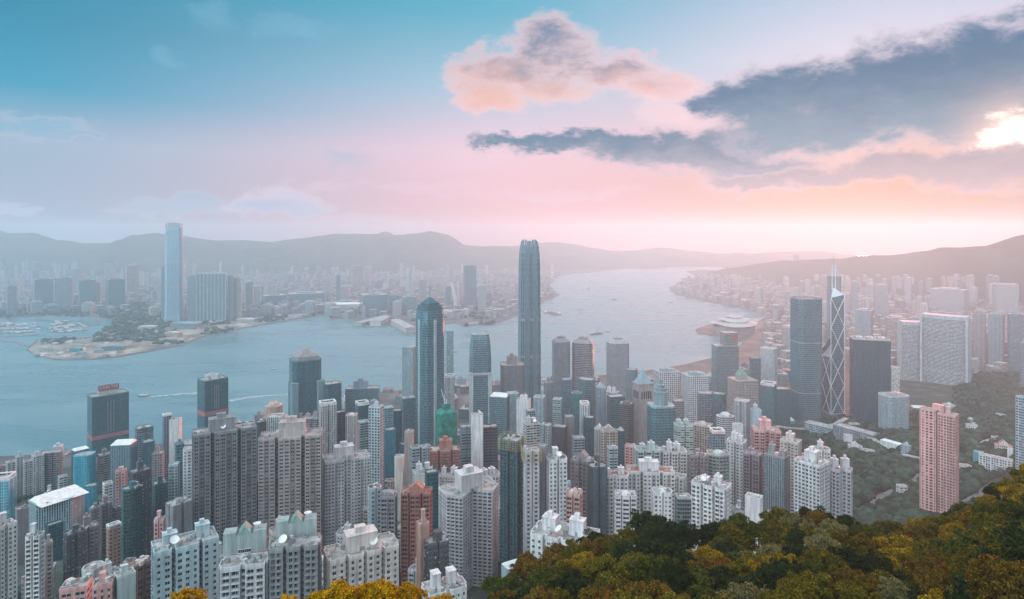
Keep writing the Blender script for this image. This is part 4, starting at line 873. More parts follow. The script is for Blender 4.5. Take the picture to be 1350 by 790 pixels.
# ------------------------------------------------------------------ island towers measured from the survey
# name, x0, x1, ytop, ybottom visible, distance, turn, depth ratio, plan, colour, facade, roof, label
A, O, B = 'apartment_tower', 'office_tower', 'apartment_block'
LIST = [
# front row, left to right
(B,-14,23,692,790,400,20,.8,'cross','white','P','pht','white tower cut off by the left edge in the front rows'),
(A,32,60,706,790,400,-22,.9,'bays','white','R','pht','slim white tower with a dark green side wall at lower left'),
(B,58,70,716,790,430,12,1,'box','beige','P','ph','thin beige tower squeezed right of the slim white and green one'),
(A,83,113,702,765,450,14,.8,'cross','dgrey','P','pht','dark grey cluster tower with white lift house at lower left'),
(A,100,131,694,760,470,10,.8,'bays','mauve','P','pht','mauve tower right behind the dark grey cluster tower'),
(B,78,122,771,800,300,-16,.8,'box','pink','B','pt','pink low block with a planted roof terrace at bottom left'),
(B,121,152,768,800,290,-12,.8,'box','pink','P','ph','pink block with grey roof at the bottom edge'),
(B,150,179,757,800,296,14,.8,'box','mint','S','pht','pale green blank sided block at the bottom edge'),
(B,104,142,748,775,345,28,.9,'oct','mint','S','pt','eight sided pale green roof drum at lower left'),
(A,176,201,741,800,310,16,.8,'bays','brown','R','pt','brown tower with a turquoise roof pool at lower left'),
(A,199,289,714,800,290,8,.55,'triple','lblue','P','phtd','pale blue tower with paired window columns and dark slots, front row'),
(A,287,356,741,800,285,-9,.5,'bays','lgrey','R','pt','grey balcony tower in front of the left green gabled penthouse'),
(A,352,425,716,800,292,-9,.5,'bays','grey','R','ptd','grey balcony tower below the right green gabled penthouse'),
(A,425,528,722,800,300,14,.45,'bays','cream','P','pHtd','broad cream stepped block with big blank penthouse, bottom centre left'),
(A,549,566,690,790,335,24,1,'box','salmon','S','ph','slim salmon orange blank slab'),
(A,558,593,712,790,330,12,.8,'bays','dgrey','P','pc','dark grey tower with a round stair drum on its roof'),
(A,577,664,644,785,500,24,.62,'vee','white','R','pHtd','big white zigzag balcony tower, centre of the front rows'),
(B,697,793,703,750,310,-18,.55,'bays','white','P','phtd','low white block with cluttered rooftop just above the trees'),
(B,553,618,773,800,300,20,.6,'bays','white','P','pht','white rooftop at the bottom edge right of the yellow bushes'),
(B,661,690,744,790,380,30,.7,'box','lblue','S','wt','small glassy pale roof between the white zigzag tower and the trees'),
# left, second rows
(O,-20,22,632,700,640,-24,.8,'box','lblue','C','pf','blue glass block with a white frame at the left edge'),
(O,20,38,670,760,560,10,.9,'box','mauve','S','pt','plain mauve slab at left'),
(O,37,118,655,745,600,22,.7,'wedge','lblue','V','pwt','broad pale block with big sloping blue roof at left'),
(O,60,84,690,745,570,18,.6,'box','dteal','K','p','dark glass block under the sloping blue roof'),
(A,7,21,609,668,860,10,1,'bays','lgrey','D','pt','first light grey slab in the row left of the blue glass tower'),
(A,20,31,602,668,850,10,1,'bays','lgrey','D','ph','light grey slab with dark top, second in the left row'),
(A,30,43,608,668,845,10,1,'bays','lgrey','D','pt','third light grey slab in the left row'),
(A,41,59,600,668,850,10,.9,'bays','lgrey','D','ph','fourth light grey slab in the left row'),
(A,50,84,596,650,865,-20,.5,'bays','grey','B','p','long grey slab at the right end of the left row'),
(A,76,89,628,655,800,12,1,'box','lgrey','B','pt','small pale block right of the long grey slab'),
(O,95,128,599,668,800,-24,.8,'cham','cyan','C','pt','bright blue mirror glass tower'),
(O,94,118,592,600,900,16,.7,'box','teal','G','w','white roof peeping over the bright blue tower'),
(O,110,129,640,680,690,-14,.9,'box','teal','C','p','dark blue glass block under the bright blue tower'),
(O,128,148,599,660,820,14,.9,'box','mauve','B','pht','mauve banded tower right of the bright blue tower'),
(O,145,181,584,660,760,-24,.8,'box','steel','V','w','teal grey tower with sloping white roof'),
(A,135,149,637,672,640,14,1,'box','white','B','pt','small white tower with wide windows in front of the mauve banded one'),
(A,151,168,621,668,620,-10,1,'bays','pink','P','pht','pinkish slim tower left of the dark curved balcony tower'),
(O,177,203,563,625,860,14,.8,'bays','steel','B','pt','blue grey banded tower right of the sloping white roof'),
(A,160,187,643,735,525,12,.8,'bow','teal','R','pc','teal tower with curved glass balconies'),
(A,169,200,620,735,550,18,.8,'box','dgrey','P','pht','near black tower behind the curved balconies'),
(A,117,132,670,745,560,14,1,'bays','mauve','P','pht','mauve tower left of two lookalikes under the sloping blue roof'),
(A,130,149,663,745,575,14,1,'bays','mauve','P','ph','mauve tower in the middle of the group left of the curved balconies'),
(A,147,163,668,745,585,14,1,'bays','mauve','P','pt','mauve tower touching the curved balconies'),
(B,140,160,694,735,500,20,.7,'box','salmon','P','f','salmon block with a white roof frame'),
(O,187,204,582,640,780,14,1,'box','teal','G','pt','narrow teal tower behind the near black tower'),
(O,200,217,597,650,760,-14,1,'box','mauve','P','ph','pinkish grey tower left of the blank white slab'),
(A,223,240,553,610,800,-18,.9,'box','white','S','pt','blank white slab tower with antenna frame behind'),
(A,214,226,548,580,830,14,.8,'box','steel','D','f','open framed grey tower behind the blank white slab'),
(A,200,222,637,690,600,18,.8,'box','dteal','B','pht','dark blue block with white roof structures'),
(A,222,237,612,655,620,-14,1,'box','lblue','D','p','pale blue gridded slim tower'),
(A,241,254,592,650,590,-8,1,'box','white','P','p','slim white tower beside the triple grey tower'),
(A,230,243,585,640,640,12,1,'box','steel','G','ph','blue grey sliver behind the slim white tower'),
(A,218,254,661,720,480,26,.8,'cross','grey','S','kt','grey netted block with a domed roof'),
(A,202,219,685,725,430,-12,1,'bays','pink','P','pht','small pinkish white tower below the dark blue block'),
# grey estate
(A,253,339,566,705,500,6,.42,'triple','grey','B','pHtd','triple bay grey tower, broadest of the mid rows on the left'),
(A,340,425,573,690,520,-6,.45,'triple','beige','B','pgH','triple bay greyish beige tower with a pedimented crown'),
(A,425,488,602,700,545,8,.5,'cross','lgrey','P','pHt','light grey tower with white crown box, right of the beige triple tower'),
(A,336,352,556,600,640,14,1,'bays','dgrey','V','pt','dark ribbed tower between the two triple bay towers'),
(A,352,375,548,590,660,-14,.8,'box','white','V','p','white slab with a dark vertical stripe behind the estate'),
(O,345,377,534,550,1000,24,.9,'round','salmon','S','k','golden domed low building near the water'),
(O,426,451,505,560,1140,14,.8,'cham','dteal','K','pt','dark teal tower beside the hipped roof tower'),
(O,455,501,511,545,1220,-8,.4,'box','steel','G','pH','wide steel blue slab standing on the waterfront'),
(A,420,444,533,605,700,12,.7,'cross','cream','V','pf','tall cream slab with a dark centre slot and tilted roof frame'),
(A,441,457,543,600,730,18,.9,'bays','dgrey','P','p','dark tower right of the tall cream slab'),
(A,455,472,547,600,715,-16,.8,'bays','cream','V','kp','cream tower with a glazed dome'),
(O,468,487,533,560,800,18,.9,'box','dteal','G','f','dark glass tower with a white roof frame'),
(A,471,487,556,600,760,14,1,'bays','lblue','B','pt','pale blue slim tower in front of the dark glass one'),
(A,486,506,536,620,660,-24,.8,'box','lblue','D','ph','tall pale blue slab with window grid on its left face'),
(A,488,498,528,540,760,14,1,'box','steel','S','k','grey roof dome behind the tall pale blue slab'),
(O,505,519,537,570,900,14,1,'box','lblue','G','p','pale aqua glass block'),
(O,517,530,541,580,930,-12,1,'box','dteal','K','p','dark blue sliver left of the star plan tower'),
(O,528,548,524,580,980,14,.9,'box','steel','G','pt','grey glass tower touching the star plan tower'),
(O,530,550,457,524,1100,-26,.8,'box','lblue','V','p','tall pale blue slab left of the needle mast tower'),
(O,587,598,436,500,1120,16,1,'box','lblue','V','p','tall pale slab right of the needle mast tower'),
(O,586,600,497,545,1000,-14,1,'bays','white','V','pf','white framed tower with open legs'),
(A,533,546,569,625,720,-14,1,'box','beige','S','pt','slim beige blank tower in front of the star plan tower'),
(A,540,554,590,630,650,14,1,'bays','lblue','B','pt','left of two pale banded towers below the star plan tower'),
(A,553,569,589,630,655,14,1,'bays','lblue','P','pt','right of two pale banded towers below the star plan tower'),
(A,520,533,602,665,560,-12,1,'box','cream','S','pm','narrow cream blank tower with a spike'),
(O,506,522,566,620,780,14,1,'box','teal','C','p','blue sliver right of the tall pale blue slab'),
(A,566,607,592,625,600,4,.6,'triple','brick','P','pH','red brick and cream tower below the green netting'),
(A,606,624,562,620,650,6,.8,'bays','steel','B','p','grey left wing beside the tall white spine'),
(A,621,637,547,620,640,6,.8,'box','white','S','pd','tall blank white spine tower with a roof ball'),
(A,635,657,562,620,650,6,.8,'bays','dgrey','B','p','dark right wing beside the tall white spine'),
(B,484,504,643,735,440,16,.8,'bays','lblue','P','ptR','pale blue tower with a small red roof, left of the barrel roof'),
(B,501,524,653,740,425,-12,.8,'box','grey','R','pv','grey tower with barrel roof and red panel'),
(A,528,570,648,740,430,-10,.6,'triple','brick','R','gpR','red tower with a stepped red gable'),
(A,560,578,622,690,475,14,.9,'box','dteal','K','pd','slim dark teal tower with a white roof ball'),
(B,543,575,622,645,560,16,.7,'box','lgrey','S','phtd','light grey rooftop jumble behind the red gable'),
(B,575,610,624,640,590,-14,.7,'box','white','P','pht','white low roofs left of the zigzag tower crown'),
(B,608,630,618,640,580,20,.7,'box','brick','S','ptR','red roofed low block behind the zigzag tower'),
(A,658,692,579,775,470,-24,.8,'bays','dteal','R','pb','dark green glass tower with bamboo scaffold on top'),
(A,689,712,594,745,435,10,.8,'bays','lgrey','P','pbt','light grey tower with a yellow scaffolded roof'),
(A,707,722,588,740,445,-20,.8,'box','grey','S','p','plain grey blank wall tower beside the scaffold'),
(A,718,749,604,695,440,14,.8,'bays','white','P','phtd','white tower right of the plain grey wall'),
(A,745,769,650,692,400,-12,.9,'bays','salmon','R','kpt','salmon balcony block with curved roof'),
(A,752,785,606,690,475,-18,.8,'cross','mauve','P','pgt','brownish mauve tower with peaked roofline'),
(A,774,802,614,720,460,14,.8,'bays','dgrey','V','phd','dark grey tower right of the brownish one'),
(A,789,830,625,720,470,8,.5,'bays','white','P','phR','left white wing of the broad white estate'),
(A,826,890,620,700,478,8,.4,'triple','white','P','pHR','main white block of the broad white estate with blank centre wall'),
(A,810,839,652,715,430,6,.7,'triple','white','B','ptk','white front tower of the estate, taller pair on the left'),
(A,859,887,648,700,432,8,.7,'bays','white','P','ptk','white front tower of the estate on the right'),
(A,835,872,592,630,560,14,.6,'bays','mint','R','pht','pale green balcony row, left part'),
(A,868,907,594,640,565,14,.6,'bays','white','R','phtd','white balcony row, right part'),
(A,885,906,628,690,520,-14,.9,'bays','lgrey','P','pt','light grey tower right of the broad white estate'),
(A,906,933,600,690,540,16,.7,'cross','mauve','P','phR','brownish mauve tower with curved top floors'),
(B,890,912,655,700,470,14,.8,'box','mint','K','pt','low pale green and dark glass block by the treetops'),
(A,910,966,638,705,425,-20,.6,'bays','white','R','phtd','white balcony tower standing over the treetops'),
(A,931,963,598,640,545,12,.7,'bow','mint','R','pkR','pale green tower with curved planted balconies'),
(A,957,986,581,655,600,-16,.8,'bays','lgrey','P','pht','light grey tower with open white penthouse'),
(O,935,956,570,600,690,18,.9,'box','steel','D','f','blue grey block with framed roof pavilion'),
(B,982,1006,655,690,430,-16,.7,'box','white','S','p','small plain white block above the treetops'),
(A,990,1030,566,660,625,10,.7,'cross','pink','B','pHt','pinkish tower with broad bands and pale penthouse'),
(A,978,1006,598,660,560,-12,.8,'bays','mauve','B','phk','rose grey tower with rounded roof frame'),
(A,1007,1042,600,690,525,-22,.8,'box','grey','V','pht','grey ribbed tower with a dark side'),
(A,1028,1057,581,650,605,-14,.8,'cross','cream','P','pH','cream tower with a dark centre slot at right'),
(A,1047,1094,608,680,485,-26,.8,'ell','white','D','pHt','white gridded tower, left of the pair above the right trees'),
(A,1070,1096,592,640,540,14,.8,'bays','white','P','ph','white tower top behind the gridded pair'),
(A,1090,1128,618,680,495,26,.8,'vee','lgrey','D','pht','light grey gridded tower, right of the pair above the right trees'),
(O,965,980,560,600,760,14,1,'box','white','S','p','plain white slab between pinkish tower and pavilion block'),
# business district
(O,659,692,480,540,1120,6,.8,'cham','mauve','V','Hp','rose grey tower with a wide overhanging top'),
(O,645,673,522,600,950,-16,.8,'box','steel','G','pw','steel blue glass tower with white roof edge'),
(O,668,684,518,590,960,16,.9,'box','lblue','V','p','pale ribbed tower left of the tallest tower'),
(A,681,700,527,580,860,-12,.8,'box','white','S','phm','white blank slab below the tallest tower'),
(O,693,706,541,585,850,14,1,'box','steel','D','pt','small blue gridded tower right of the white slab'),
(O,703,719,523,580,950,-10,.9,'box','lblue','V','pt','pale blue ribbed block below the tallest tower'),
(O,717,730,504,575,1010,14,1,'cham','grey','V','pH','grey tower with rounded cap in front of the matching pair'),
(O,728,742,526,570,900,-14,1,'bays','lblue','B','p','banded pale tower in front of the matching pair'),
(O,740,754,500,570,1000,14,.9,'box','steel','G','p','slim steel blue tower in front of the matching pair'),
(O,752,768,518,575,930,-10,1,'box','teal','G','pk','teal glass tower with domed lid'),
(O,760,785,500,565,1050,-18,.8,'wedge','steel','G','pm','steel blue tower with a thin raised fin'),
(A,764,777,533,590,810,12,1,'box','white','V','f','slim white tower with open portal top'),
(O,769,784,550,600,800,-14,1,'box','dteal','K','p','dark teal slab with white edge beside the portal top tower'),
(O,785,799,510,570,1030,14,1,'box','lblue','V','pgt','pale tower with peaked roof left of the chamfered tower'),
(O,797,817,517,570,1010,-18,.8,'wedge','lgrey','B','phm','light grey tower with slanted glass top'),
(O,800,824,522,580,980,20,.7,'box','teal','B','p','teal banded block below the chamfered tower'),
(O,824,842,487,545,1160,14,.8,'round','steel','V','p','rounded steel grey tower behind the green pyramid'),
(O,815,836,532,585,900,-18,.9,'cham','dgrey','B','pkt','dark stepped tower with curved shelves'),
(O,886,902,528,560,1000,14,1,'box','grey','B','pt','grey slab between teal tower and white grid block'),
(O,919,944,518,560,1060,10,.7,'box','steel','B','pt','grey green banded office slab'),
(O,938,958,519,565,1040,-18,.9,'cham','dteal','G','pt','dark teal rounded tower'),
(O,941,972,548,575,930,20,.8,'round','lgrey','B','tk','low round terraced building'),
(O,967,990,528,575,960,-14,.9,'bays','lgrey','V','p','light grey finned tower'),
(O,989,1004,540,575,940,14,1,'box','lblue','S','pH','plain pale blue block with small upper box'),
(O,1002,1024,508,560,1160,-14,.9,'box','teal','G','pf','teal glass tower with white posts and open frame'),
(O,1020,1042,512,560,1250,14,.9,'box','dgrey','G','p','dark low glass block left of the square grey tower'),
(O,1001,1026,459,520,1500,-20,.7,'cham','white','V','p','white slab with rounded roof edge'),
(O,988,1003,472,510,1460,14,.8,'box','teal','B','pt','teal banded block left of the white slab'),
(A,754,771,577,605,700,14,.9,'box','bluegrey','B','pt','blue grey banded block above the brownish tower'),
(A,727,748,562,610,770,-16,.8,'box','dgrey','S','pt','wide dark grey slab below the matching pair'),
(A,744,757,549,610,790,14,1,'box','mauve','S','pm','slim mauve slab with finial'),
(A,783,796,565,600,760,-12,1,'bays','lgrey','V','pgm','light grey spired tower'),
(A,790,815,568,610,700,10,.7,'triple','beige','P','pg','beige tower with paired windows and round crest'),
(A,800,815,590,620,660,14,1,'bays','lblue','B','pt','pale blue small tower in front of the round crest'),
(O,811,826,568,620,700,24,1,'wedge','dteal','K','py','dark slim tower with pointed top'),
(A,823,838,588,615,660,-12,1,'bays','pink','P','pt','pinkish small tower left of the balcony row'),
(A,690,712,558,585,740,18,.8,'box','lgrey','B','phtd','light grey rooftop cluster behind the scaffold'),
(A,711,728,560,600,720,-14,.8,'bays','bluegrey','P','pt','blue grey tower left of the wide dark slab'),
(O,887,915,560,590,780,16,.8,'bays','mint','B','phtd','pale green terraced block right of the bright teal tower'),
(O,912,940,560,590,800,-14,.8,'box','beige','P','ptk','beige low block right of the pale green terraces'),
# right side
(A,1338,1362,524,630,700,-20,.8,'bays','lblue','D','pm','pale blue gridded tower cut by the right edge'),
(B,1283,1297,596,618,760,-10,1,'box','cyan','S','p','bright turquoise end wall of the hospital row'),
(B,1290,1336,603,628,750,-10,.3,'bays','white','P','pt','white long building with turquoise roof line on the slope'),
(B,1328,1336,592,606,770,-10,1,'box','white','S','p','white stair tower at the right end of the hospital row'),
(B,1060,1104,560,585,900,-24,.4,'box','lblue','B','p','long pale blue government block with slanting face'),
(B,1098,1160,566,590,960,-30,.3,'box','bluegrey','P','p','long low grey block running right to the dark slab'),
(B,1117,1138,588,605,800,14,.7,'bays','white','P','pg','white colonial house with grey roof among trees'),
(B,1136,1154,594,610,780,-12,.7,'bays','white','P','pt','white villa among trees right of the gabled house'),
(B,1028,1048,553,575,1050,20,.8,'box','cyan','S','w','turquoise roofed pavilion below the square grey tower'),
(B,1028,1040,548,560,1150,26,.8,'wedge','salmon','S','p','small angular stone building at the foot of the square grey tower'),
(B,1112,1124,574,582,1000,14,.8,'box','white','S','p','small white cube beside the long grey block'),
(B,1160,1200,584,596,960,-30,.25,'box','white','S','w','low white car park deck in front of the pale blue block'),
(B,1200,1224,537,560,1100,20,.6,'box','lblue','B','w','pale glass pavilion left of the pink tower'),
(B,1240,1262,533,546,1000,-20,.6,'round','mint','S','k','aviary dome behind the pink tower'),
(A,1262,1290,472,510,1700,-14,.7,'bays','white','V','pt','white ribbed tower right of the wide banded tower'),
(A,1174,1186,484,520,1500,14,1,'box','white','B','pt','white small banded tower right of the dark slab'),
(B,1275,1284,552,566,950,14,1,'oct','lgrey','V','k','small octagonal monument tower on the park slope'),
(B,1263,1282,614,626,700,20,.8,'bays','white','P','ptR','white house with pitched roof right of the pink tower'),
(B,1240,1266,664,676,560,-18,.7,'bays','mint','P','pt','pale roof at the foot of the pink tower'),
]
for (nm, x0, x1, yt, yb, Y, rel, asp, fp, col, fac, roof, lab) in LIST:
    if nm == B and x0 > 1020 and yt > 530 and 'deck' not in lab:      # low buildings stand on the slope: find where their roof line meets it
        hh = 9 + (x1-x0)*.12 + (10 if 'stair' in lab or 'wall of the hospital' in lab or 'long' in lab else 0)
        for Yq in np.arange(1300, 420, -8):
            Xq = ((x0+x1)/2-CX)*Yq/F
            if H-(yt-HY)*Yq/F <= land(Xq, Yq)+hh: Y = float(Yq)
            else:
                if Y != Yq and H-(yt-HY)*Yq/F > land(Xq, Yq)+hh: break
    o = tower(nm, x0, x1, yt, yb, Y, rel, asp, fp, col, fac, roof)
    tag(o, lab, {A: 'apartment tower', O: 'office tower', B: 'building'}[nm])
# gabled penthouse walls rising over the two front balcony towers
for x0, x1, yt, Y, lab in ((294, 352, 701, 296, 'left green gabled penthouse wall with blank pink render'), (364, 418, 686, 304, 'right green gabled penthouse wall with blank pink render')):
    w, d, Xc, Yc, th, zt = solve(x0, x1, yt, Y, -6, .35); r = link(bpy.data.objects.new('penthouse', None)); zb = zt-24; r.location = (Xc, Yc, zb); r.rotation_euler.z = th; tag(r, lab, 'building')
    obj('wall', MB().box(-w/2, w/2, -d/2, d/2, 0, 16).me('wall', [WALL]), r, (.52, .46, .47)); obj('upper_wall', MB().box(-w/2, w/2, -d/2, d/2, 16.02, 24).me('upper_wall', [WALL]), r, (.36, .44, .43))
    obj('gable', gable_mesh('gable', w*.36, d, 4, ROOF_G, ROOF_G), r, None, (0, 0, 24.02)); obj('parapet', MB().box(-w*.5, -w*.2, -d/2, d/2, 24.02, 25.4).box(w*.2, w*.5, -d/2, d/2, 24.02, 25.4).me('parapet', [WALL]), r, (.34, .44, .42))
    for i in range(3):
        for j in range(2): obj('window', WINV[0], r, None, (-w*.1+i*w*.1, -d/2-.3, 13+j*3.4)).scale = (2.0, 1, 1.8)
    obj('dish', DISH, r, None, (w*.28, -d*.1, 27)).scale = (1.5,)*3
# houses scattered over the park slopes
rv = random.Random(21); nv = 0
for att in range(500):
    if nv >= 11: break
    px = rv.uniform(1095, 1345); Y = rv.uniform(600, 1200); X = (px-CX)*Y/F; z = float(land(X, Y)); hh = rv.uniform(9, 17); w = rv.uniform(12, 30); yt = HY+F*(H-z-hh)/Y
    if 1200 < px < 1270 or yt > 672 or yt < 530: continue
    if any(math.hypot(T['X']-X, T['Yc']-Y) < T['r']+w for T in TRACED): continue
    cn = rv.choice(['white', 'cream', 'lgrey', 'mint', 'lblue']); roof = rv.choice(['pt', 'gR', 'pg', 'p'])
    o = tower('house', px-w*F/Y/2, px+w*F/Y/2, yt, yt+14, Y, rv.choice((-25, -12, 15, 30)), rv.uniform(.5, .8), rv.choice(('box', 'bays')), cn, 'P', roof, near=False)
    side = 'left of the pink tower' if px < 1205 else 'right of the pink tower'; near_ = 'low' if Y < 760 else 'midway' if Y < 960 else 'far'
    tag(o, None, 'house', 'houses among the park trees')
    T = TRACED[-1]; T['lab'] = (CNAME[cn], 'red roof' if roof == 'gR' else 'gabled roof' if roof == 'pg' else 'flat roof', near_, side); nv += 1
seen = {}
for T in sorted([T for T in TRACED if 'lab' in T], key=lambda T: T['x0']): seen.setdefault(T['lab'], []).append(T)
for k, L in seen.items():
    for i, T in enumerate(L): T['root']['label'] = f'{k[0]} house with {k[1]}, {k[2]} on the slope {k[3]}' if len(L) == 1 else f'{k[0]} house, {k[1]}, {k[2]} on slope {k[3]}, {["first", "second", "third", "fourth", "fifth"][i]} from left'
# ------------------------------------------------------------------ infill towers between the measured ones
def inpoly(x, y, P):
    c = False; j = len(P)-1
    for i in range(len(P)):
        if (P[i][1] > y) != (P[j][1] > y) and x < (P[j][0]-P[i][0])*(y-P[i][1])/(P[j][1]-P[i][1])+P[i][0]: c = not c
        j = i
    return c
ENV = ([-60, 0, 90, 135, 200, 255, 340, 375, 450, 500, 545, 600, 650, 700, 740, 800, 840, 900, 960, 1000, 1040, 1060], [612, 612, 640, 600, 585, 575, 560, 545, 545, 535, 530, 535, 530, 525, 528, 522, 522, 512, 512, 508, 565, 600])
rf = random.Random(77)
nfill = 0; FILL = []
for att in range(16000):
    if nfill >= 290: break
    wf = att % 4 == 0; Y = rf.uniform(1120, 1760) if wf else rf.choice((rf.uniform(400, 700), rf.uniform(640, 1000), rf.uniform(900, 1500)))
    px = rf.uniform(-40, 1058); X = (px-CX)*Y/F; z0 = float(land(X, Y))
    if z0 < 1.2 and not (wf and Y < np.interp(X, _cx, _cy)-18): continue
    z0 = max(z0, 2)
    off = Y > 850; hgt = rf.uniform(45, 110) if Y < 640 else rf.uniform(35, 105); w = rf.choice((rf.uniform(9.5, 14), rf.uniform(13, 20))) if not off else rf.uniform(14, 28)
    if wf: hgt = rf.uniform(9, 26); w = rf.uniform(22, 60)
    yt = HY+F*(H-z0-hgt)/Y; x0, x1 = px-w*F/Y*.62, px+w*F/Y*.62
    if (yt < np.interp(px, *ENV) and not wf) or yt > 790: continue
    if wf and yt < HY+F*H/np.interp(X, _cx, _cy)-4: continue
    bad = False; hidden = False
    for T in TRACED:
        if math.hypot(T['X']-X, T['Yc']-Y-w*.4) < T['r']*.8+w*.55: bad = True; break
        ov = min(x1, T['x1'])-max(x0, T['x0'])
        if T['Y'] > Y and ov > 1.2 and yt < T['yb']-3: bad = True; break
        if T['Y'] < Y and ov > .85*(x1-x0) and yt > T['yt']+2: hidden = True; break
    if bad or hidden: continue
    if off: col = rf.choice(['steel', 'lgrey', 'bluegrey', 'grey', 'teal', 'lblue', 'mauve', 'dteal', 'beige', 'white']); fac = rf.choice('BBGGVDVB'); nm = O
    else: col = rf.choice(['white', 'lgrey', 'lgrey', 'mauve', 'beige', 'cream', 'grey', 'mint', 'lblue', 'bluegrey', 'white', 'white', 'dgrey', 'brown']); fac = rf.choice('PPPBRPD'); nm = A
    fp = rf.choice(['box', 'bays', 'cross', 'cham', 'ell', 'triple'] if not off else ['box', 'cham', 'bays', 'box', 'wedge'])
    roof = rf.choice(['pht', 'pt', 'ph', 'phd', 'pH', 'ptR', 'phtd'])
    o = tower(nm, x0, x1, yt, yt+40, Y, rf.choice((-24, -16, -10, 10, 16, 24)), rf.uniform(.65, 1), fp, col, fac, roof)
    FILL.append(TRACED[-1]); nfill += 1
print('infill', nfill)
LANDMARKS = [(T, lab) for T, lab in [
 (next(T for T in TRACED if T['root'].get('label', '').startswith(k)), s) for k, s in (
  ('tallest blue grey', 'the tallest clawed tower'), ('dark teal glass tower with stepped', 'the needle mast tower'), ('blue glass tower with tapering', 'the spiked shoulder tower'),
  ('broad dark teal office', 'the red stripe slab with the sign'), ('square dark teal office', 'the smaller red stripe tower'), ('dark teal tower topped', 'the hipped roof tower'),
  ('tower wrapped in green', 'the green netted tower'), ('plain beige tower with arched', 'the green pyramid tower'), ('bright teal glass tower with a banded', 'the bright teal tower'),
  ('big white zigzag', 'the white zigzag tower'), ('triple bay grey tower', 'the triple bay grey tower'), ('bright blue mirror', 'the bright blue mirror tower'), ('triple bay greyish', 'the pedimented beige tower'),
  ('red brick and cream', 'the brick and cream tower'), ('tall blank white spine', 'the white spine tower'), ('dark green glass tower with', 'the bamboo scaffold tower'), ('main white block', 'the broad white estate'),
  ('pinkish tower with broad', 'the pinkish banded tower'), ('white office block with a square window grid, farther', 'the farther white grid block'), ('broad pale block with big', 'the sloping blue roof'), ('teal tower with curved', 'the curved balcony tower'),
  ('red tower with', 'the red gabled tower'), ('stepped grey teal', 'the red logo tower'), ('plain square grey', 'the square grey glass tower'), ('pale ribbed tower with a cha', 'the chamfered ribbed tower'), ('tall pale blue slab with window', 'the tall pale blue slab'),
  ('white balcony tower standing', 'the white tower over the treetops'), ('slim white tower with a dark green', 'the slim white and green tower'))]]
RW = {'p': '', 'd': 'with roof dish', 'R': 'with red roof', 'H': 'with tall roof box', 't': 'with roof tanks', 'h': 'with roof box'}
def relation(T):
    best = None; cx = (T['x0']+T['x1'])/2
    for L, s in LANDMARKS:
        if L is T: continue
        dx = cx-(L['x0']+L['x1'])/2; dy = T['yt']-L['yt']; q = abs(dx)+.6*abs(dy)
        if best is None or q < best[0]: best = (q, dx, dy, s)
    _, dx, dy, s = best
    far = 'just ' if abs(dx) < 30 else ''
    side = 'below' if abs(dx) < 13 and dy > 0 else 'behind' if abs(dx) < 13 else ('right of ' if dx > 0 else 'left of ')
    if side in ('below', 'behind'): return side+' '+s
    return ('lower ' if dy > 70 else far)+side+s
groups = {}
for T in FILL:
    hw = 'slim' if T['w'] < 15 else 'wide' if T['w'] > 26 else ''
    rr = next((RW[k] for k in 'dRHht' if k in T['roof']), '')
    base = ' '.join(' '.join((hw, CNAME[T['col']], 'tower of' if T['fac'] != 'G' else 'tower in', STYLE[T['fac']])).split())
    groups.setdefault((base, relation(T)), []).append((T, rr))
ORD = ['left', 'right']
for (b, rel), L in groups.items():
    L.sort(key=lambda t: t[0]['x0'])
    for i, (T, rr) in enumerate(L):
        lab = f'{b} {rr} {rel}' if len(L) == 1 else (f'{ORD[i]} one of two: {b} {rel}' if len(L) == 2 else f'{["first", "second", "third", "fourth", "fifth", "sixth"][min(i, 5)]} from left: {b} {rel}')
        lab = ' '.join(lab.split()); ws = lab.split()
        if len(ws) > 16: lab = ' '.join(' '.join((lab.replace(rr, '') if rr else lab).split()).split()[:16])
        tag(T['root'], lab, 'apartment tower' if T['root'].name.startswith('ap') else 'office tower', 'infill towers of the dense island city')
# ------------------------------------------------------------------ far shore city
FARC = [(.50, .52, .52), (.56, .53, .50), (.36, .42, .45), (.46, .42, .40), (.30, .38, .42), (.6, .6, .58), (.42, .46, .48), (.52, .47, .44), (.24, .34, .38)]
FARN = ['pale grey', 'cream', 'blue grey', 'beige', 'slate blue', 'white', 'grey', 'sand coloured', 'dark teal grey']
def far_mesh(w, d, h, fac, rnd, fp='box', crown=True):
    poly = footprint(fp, w, d); n = len(poly); mb = MB()
    for i in range(n):
        a, b = poly[i], poly[(i+1) % n]; L = math.dist(a, b); k = round(L/(PITCH[fac]*1.6)) if L > 2 else 0
        mb.add([(*a, -4), (*b, -4), (*b, h), (*a, h)], [(0, 1, 2, 3)], 0, [[(0, -h/3.6), (k, -h/3.6), (k, 0), (0, 0)]])
    mb.add([(x, y, h) for x, y in poly], [tuple(t) for t in fix_tri(poly)], 1)
    if crown:
        a, b = w*rnd.uniform(.2, .34), d*rnd.uniform(.2, .34); mb.add([(-a, -b, h), (a, -b, h), (a, b, h), (-a, b, h), (-a, -b, h+6), (a, -b, h+6), (a, b, h+6), (-a, b, h+6)], [(0, 1, 5, 4), (1, 2, 6, 5), (2, 3, 7, 6), (3, 0, 4, 7), (4, 5, 6, 7)], 2)
    return mb.me('distant_tower', [MAT[fac], ROOF, WALL])
def far_tower(x, y, w, d, h, th, ci, fac, name='distant_tower', fp='box', z=3, rnd=random):
    o = obj(name, far_mesh(w, d, h, fac, rnd, fp), None, FARC[ci], (x, y, z), th); return o
rk = random.Random(31); PROTO = {}
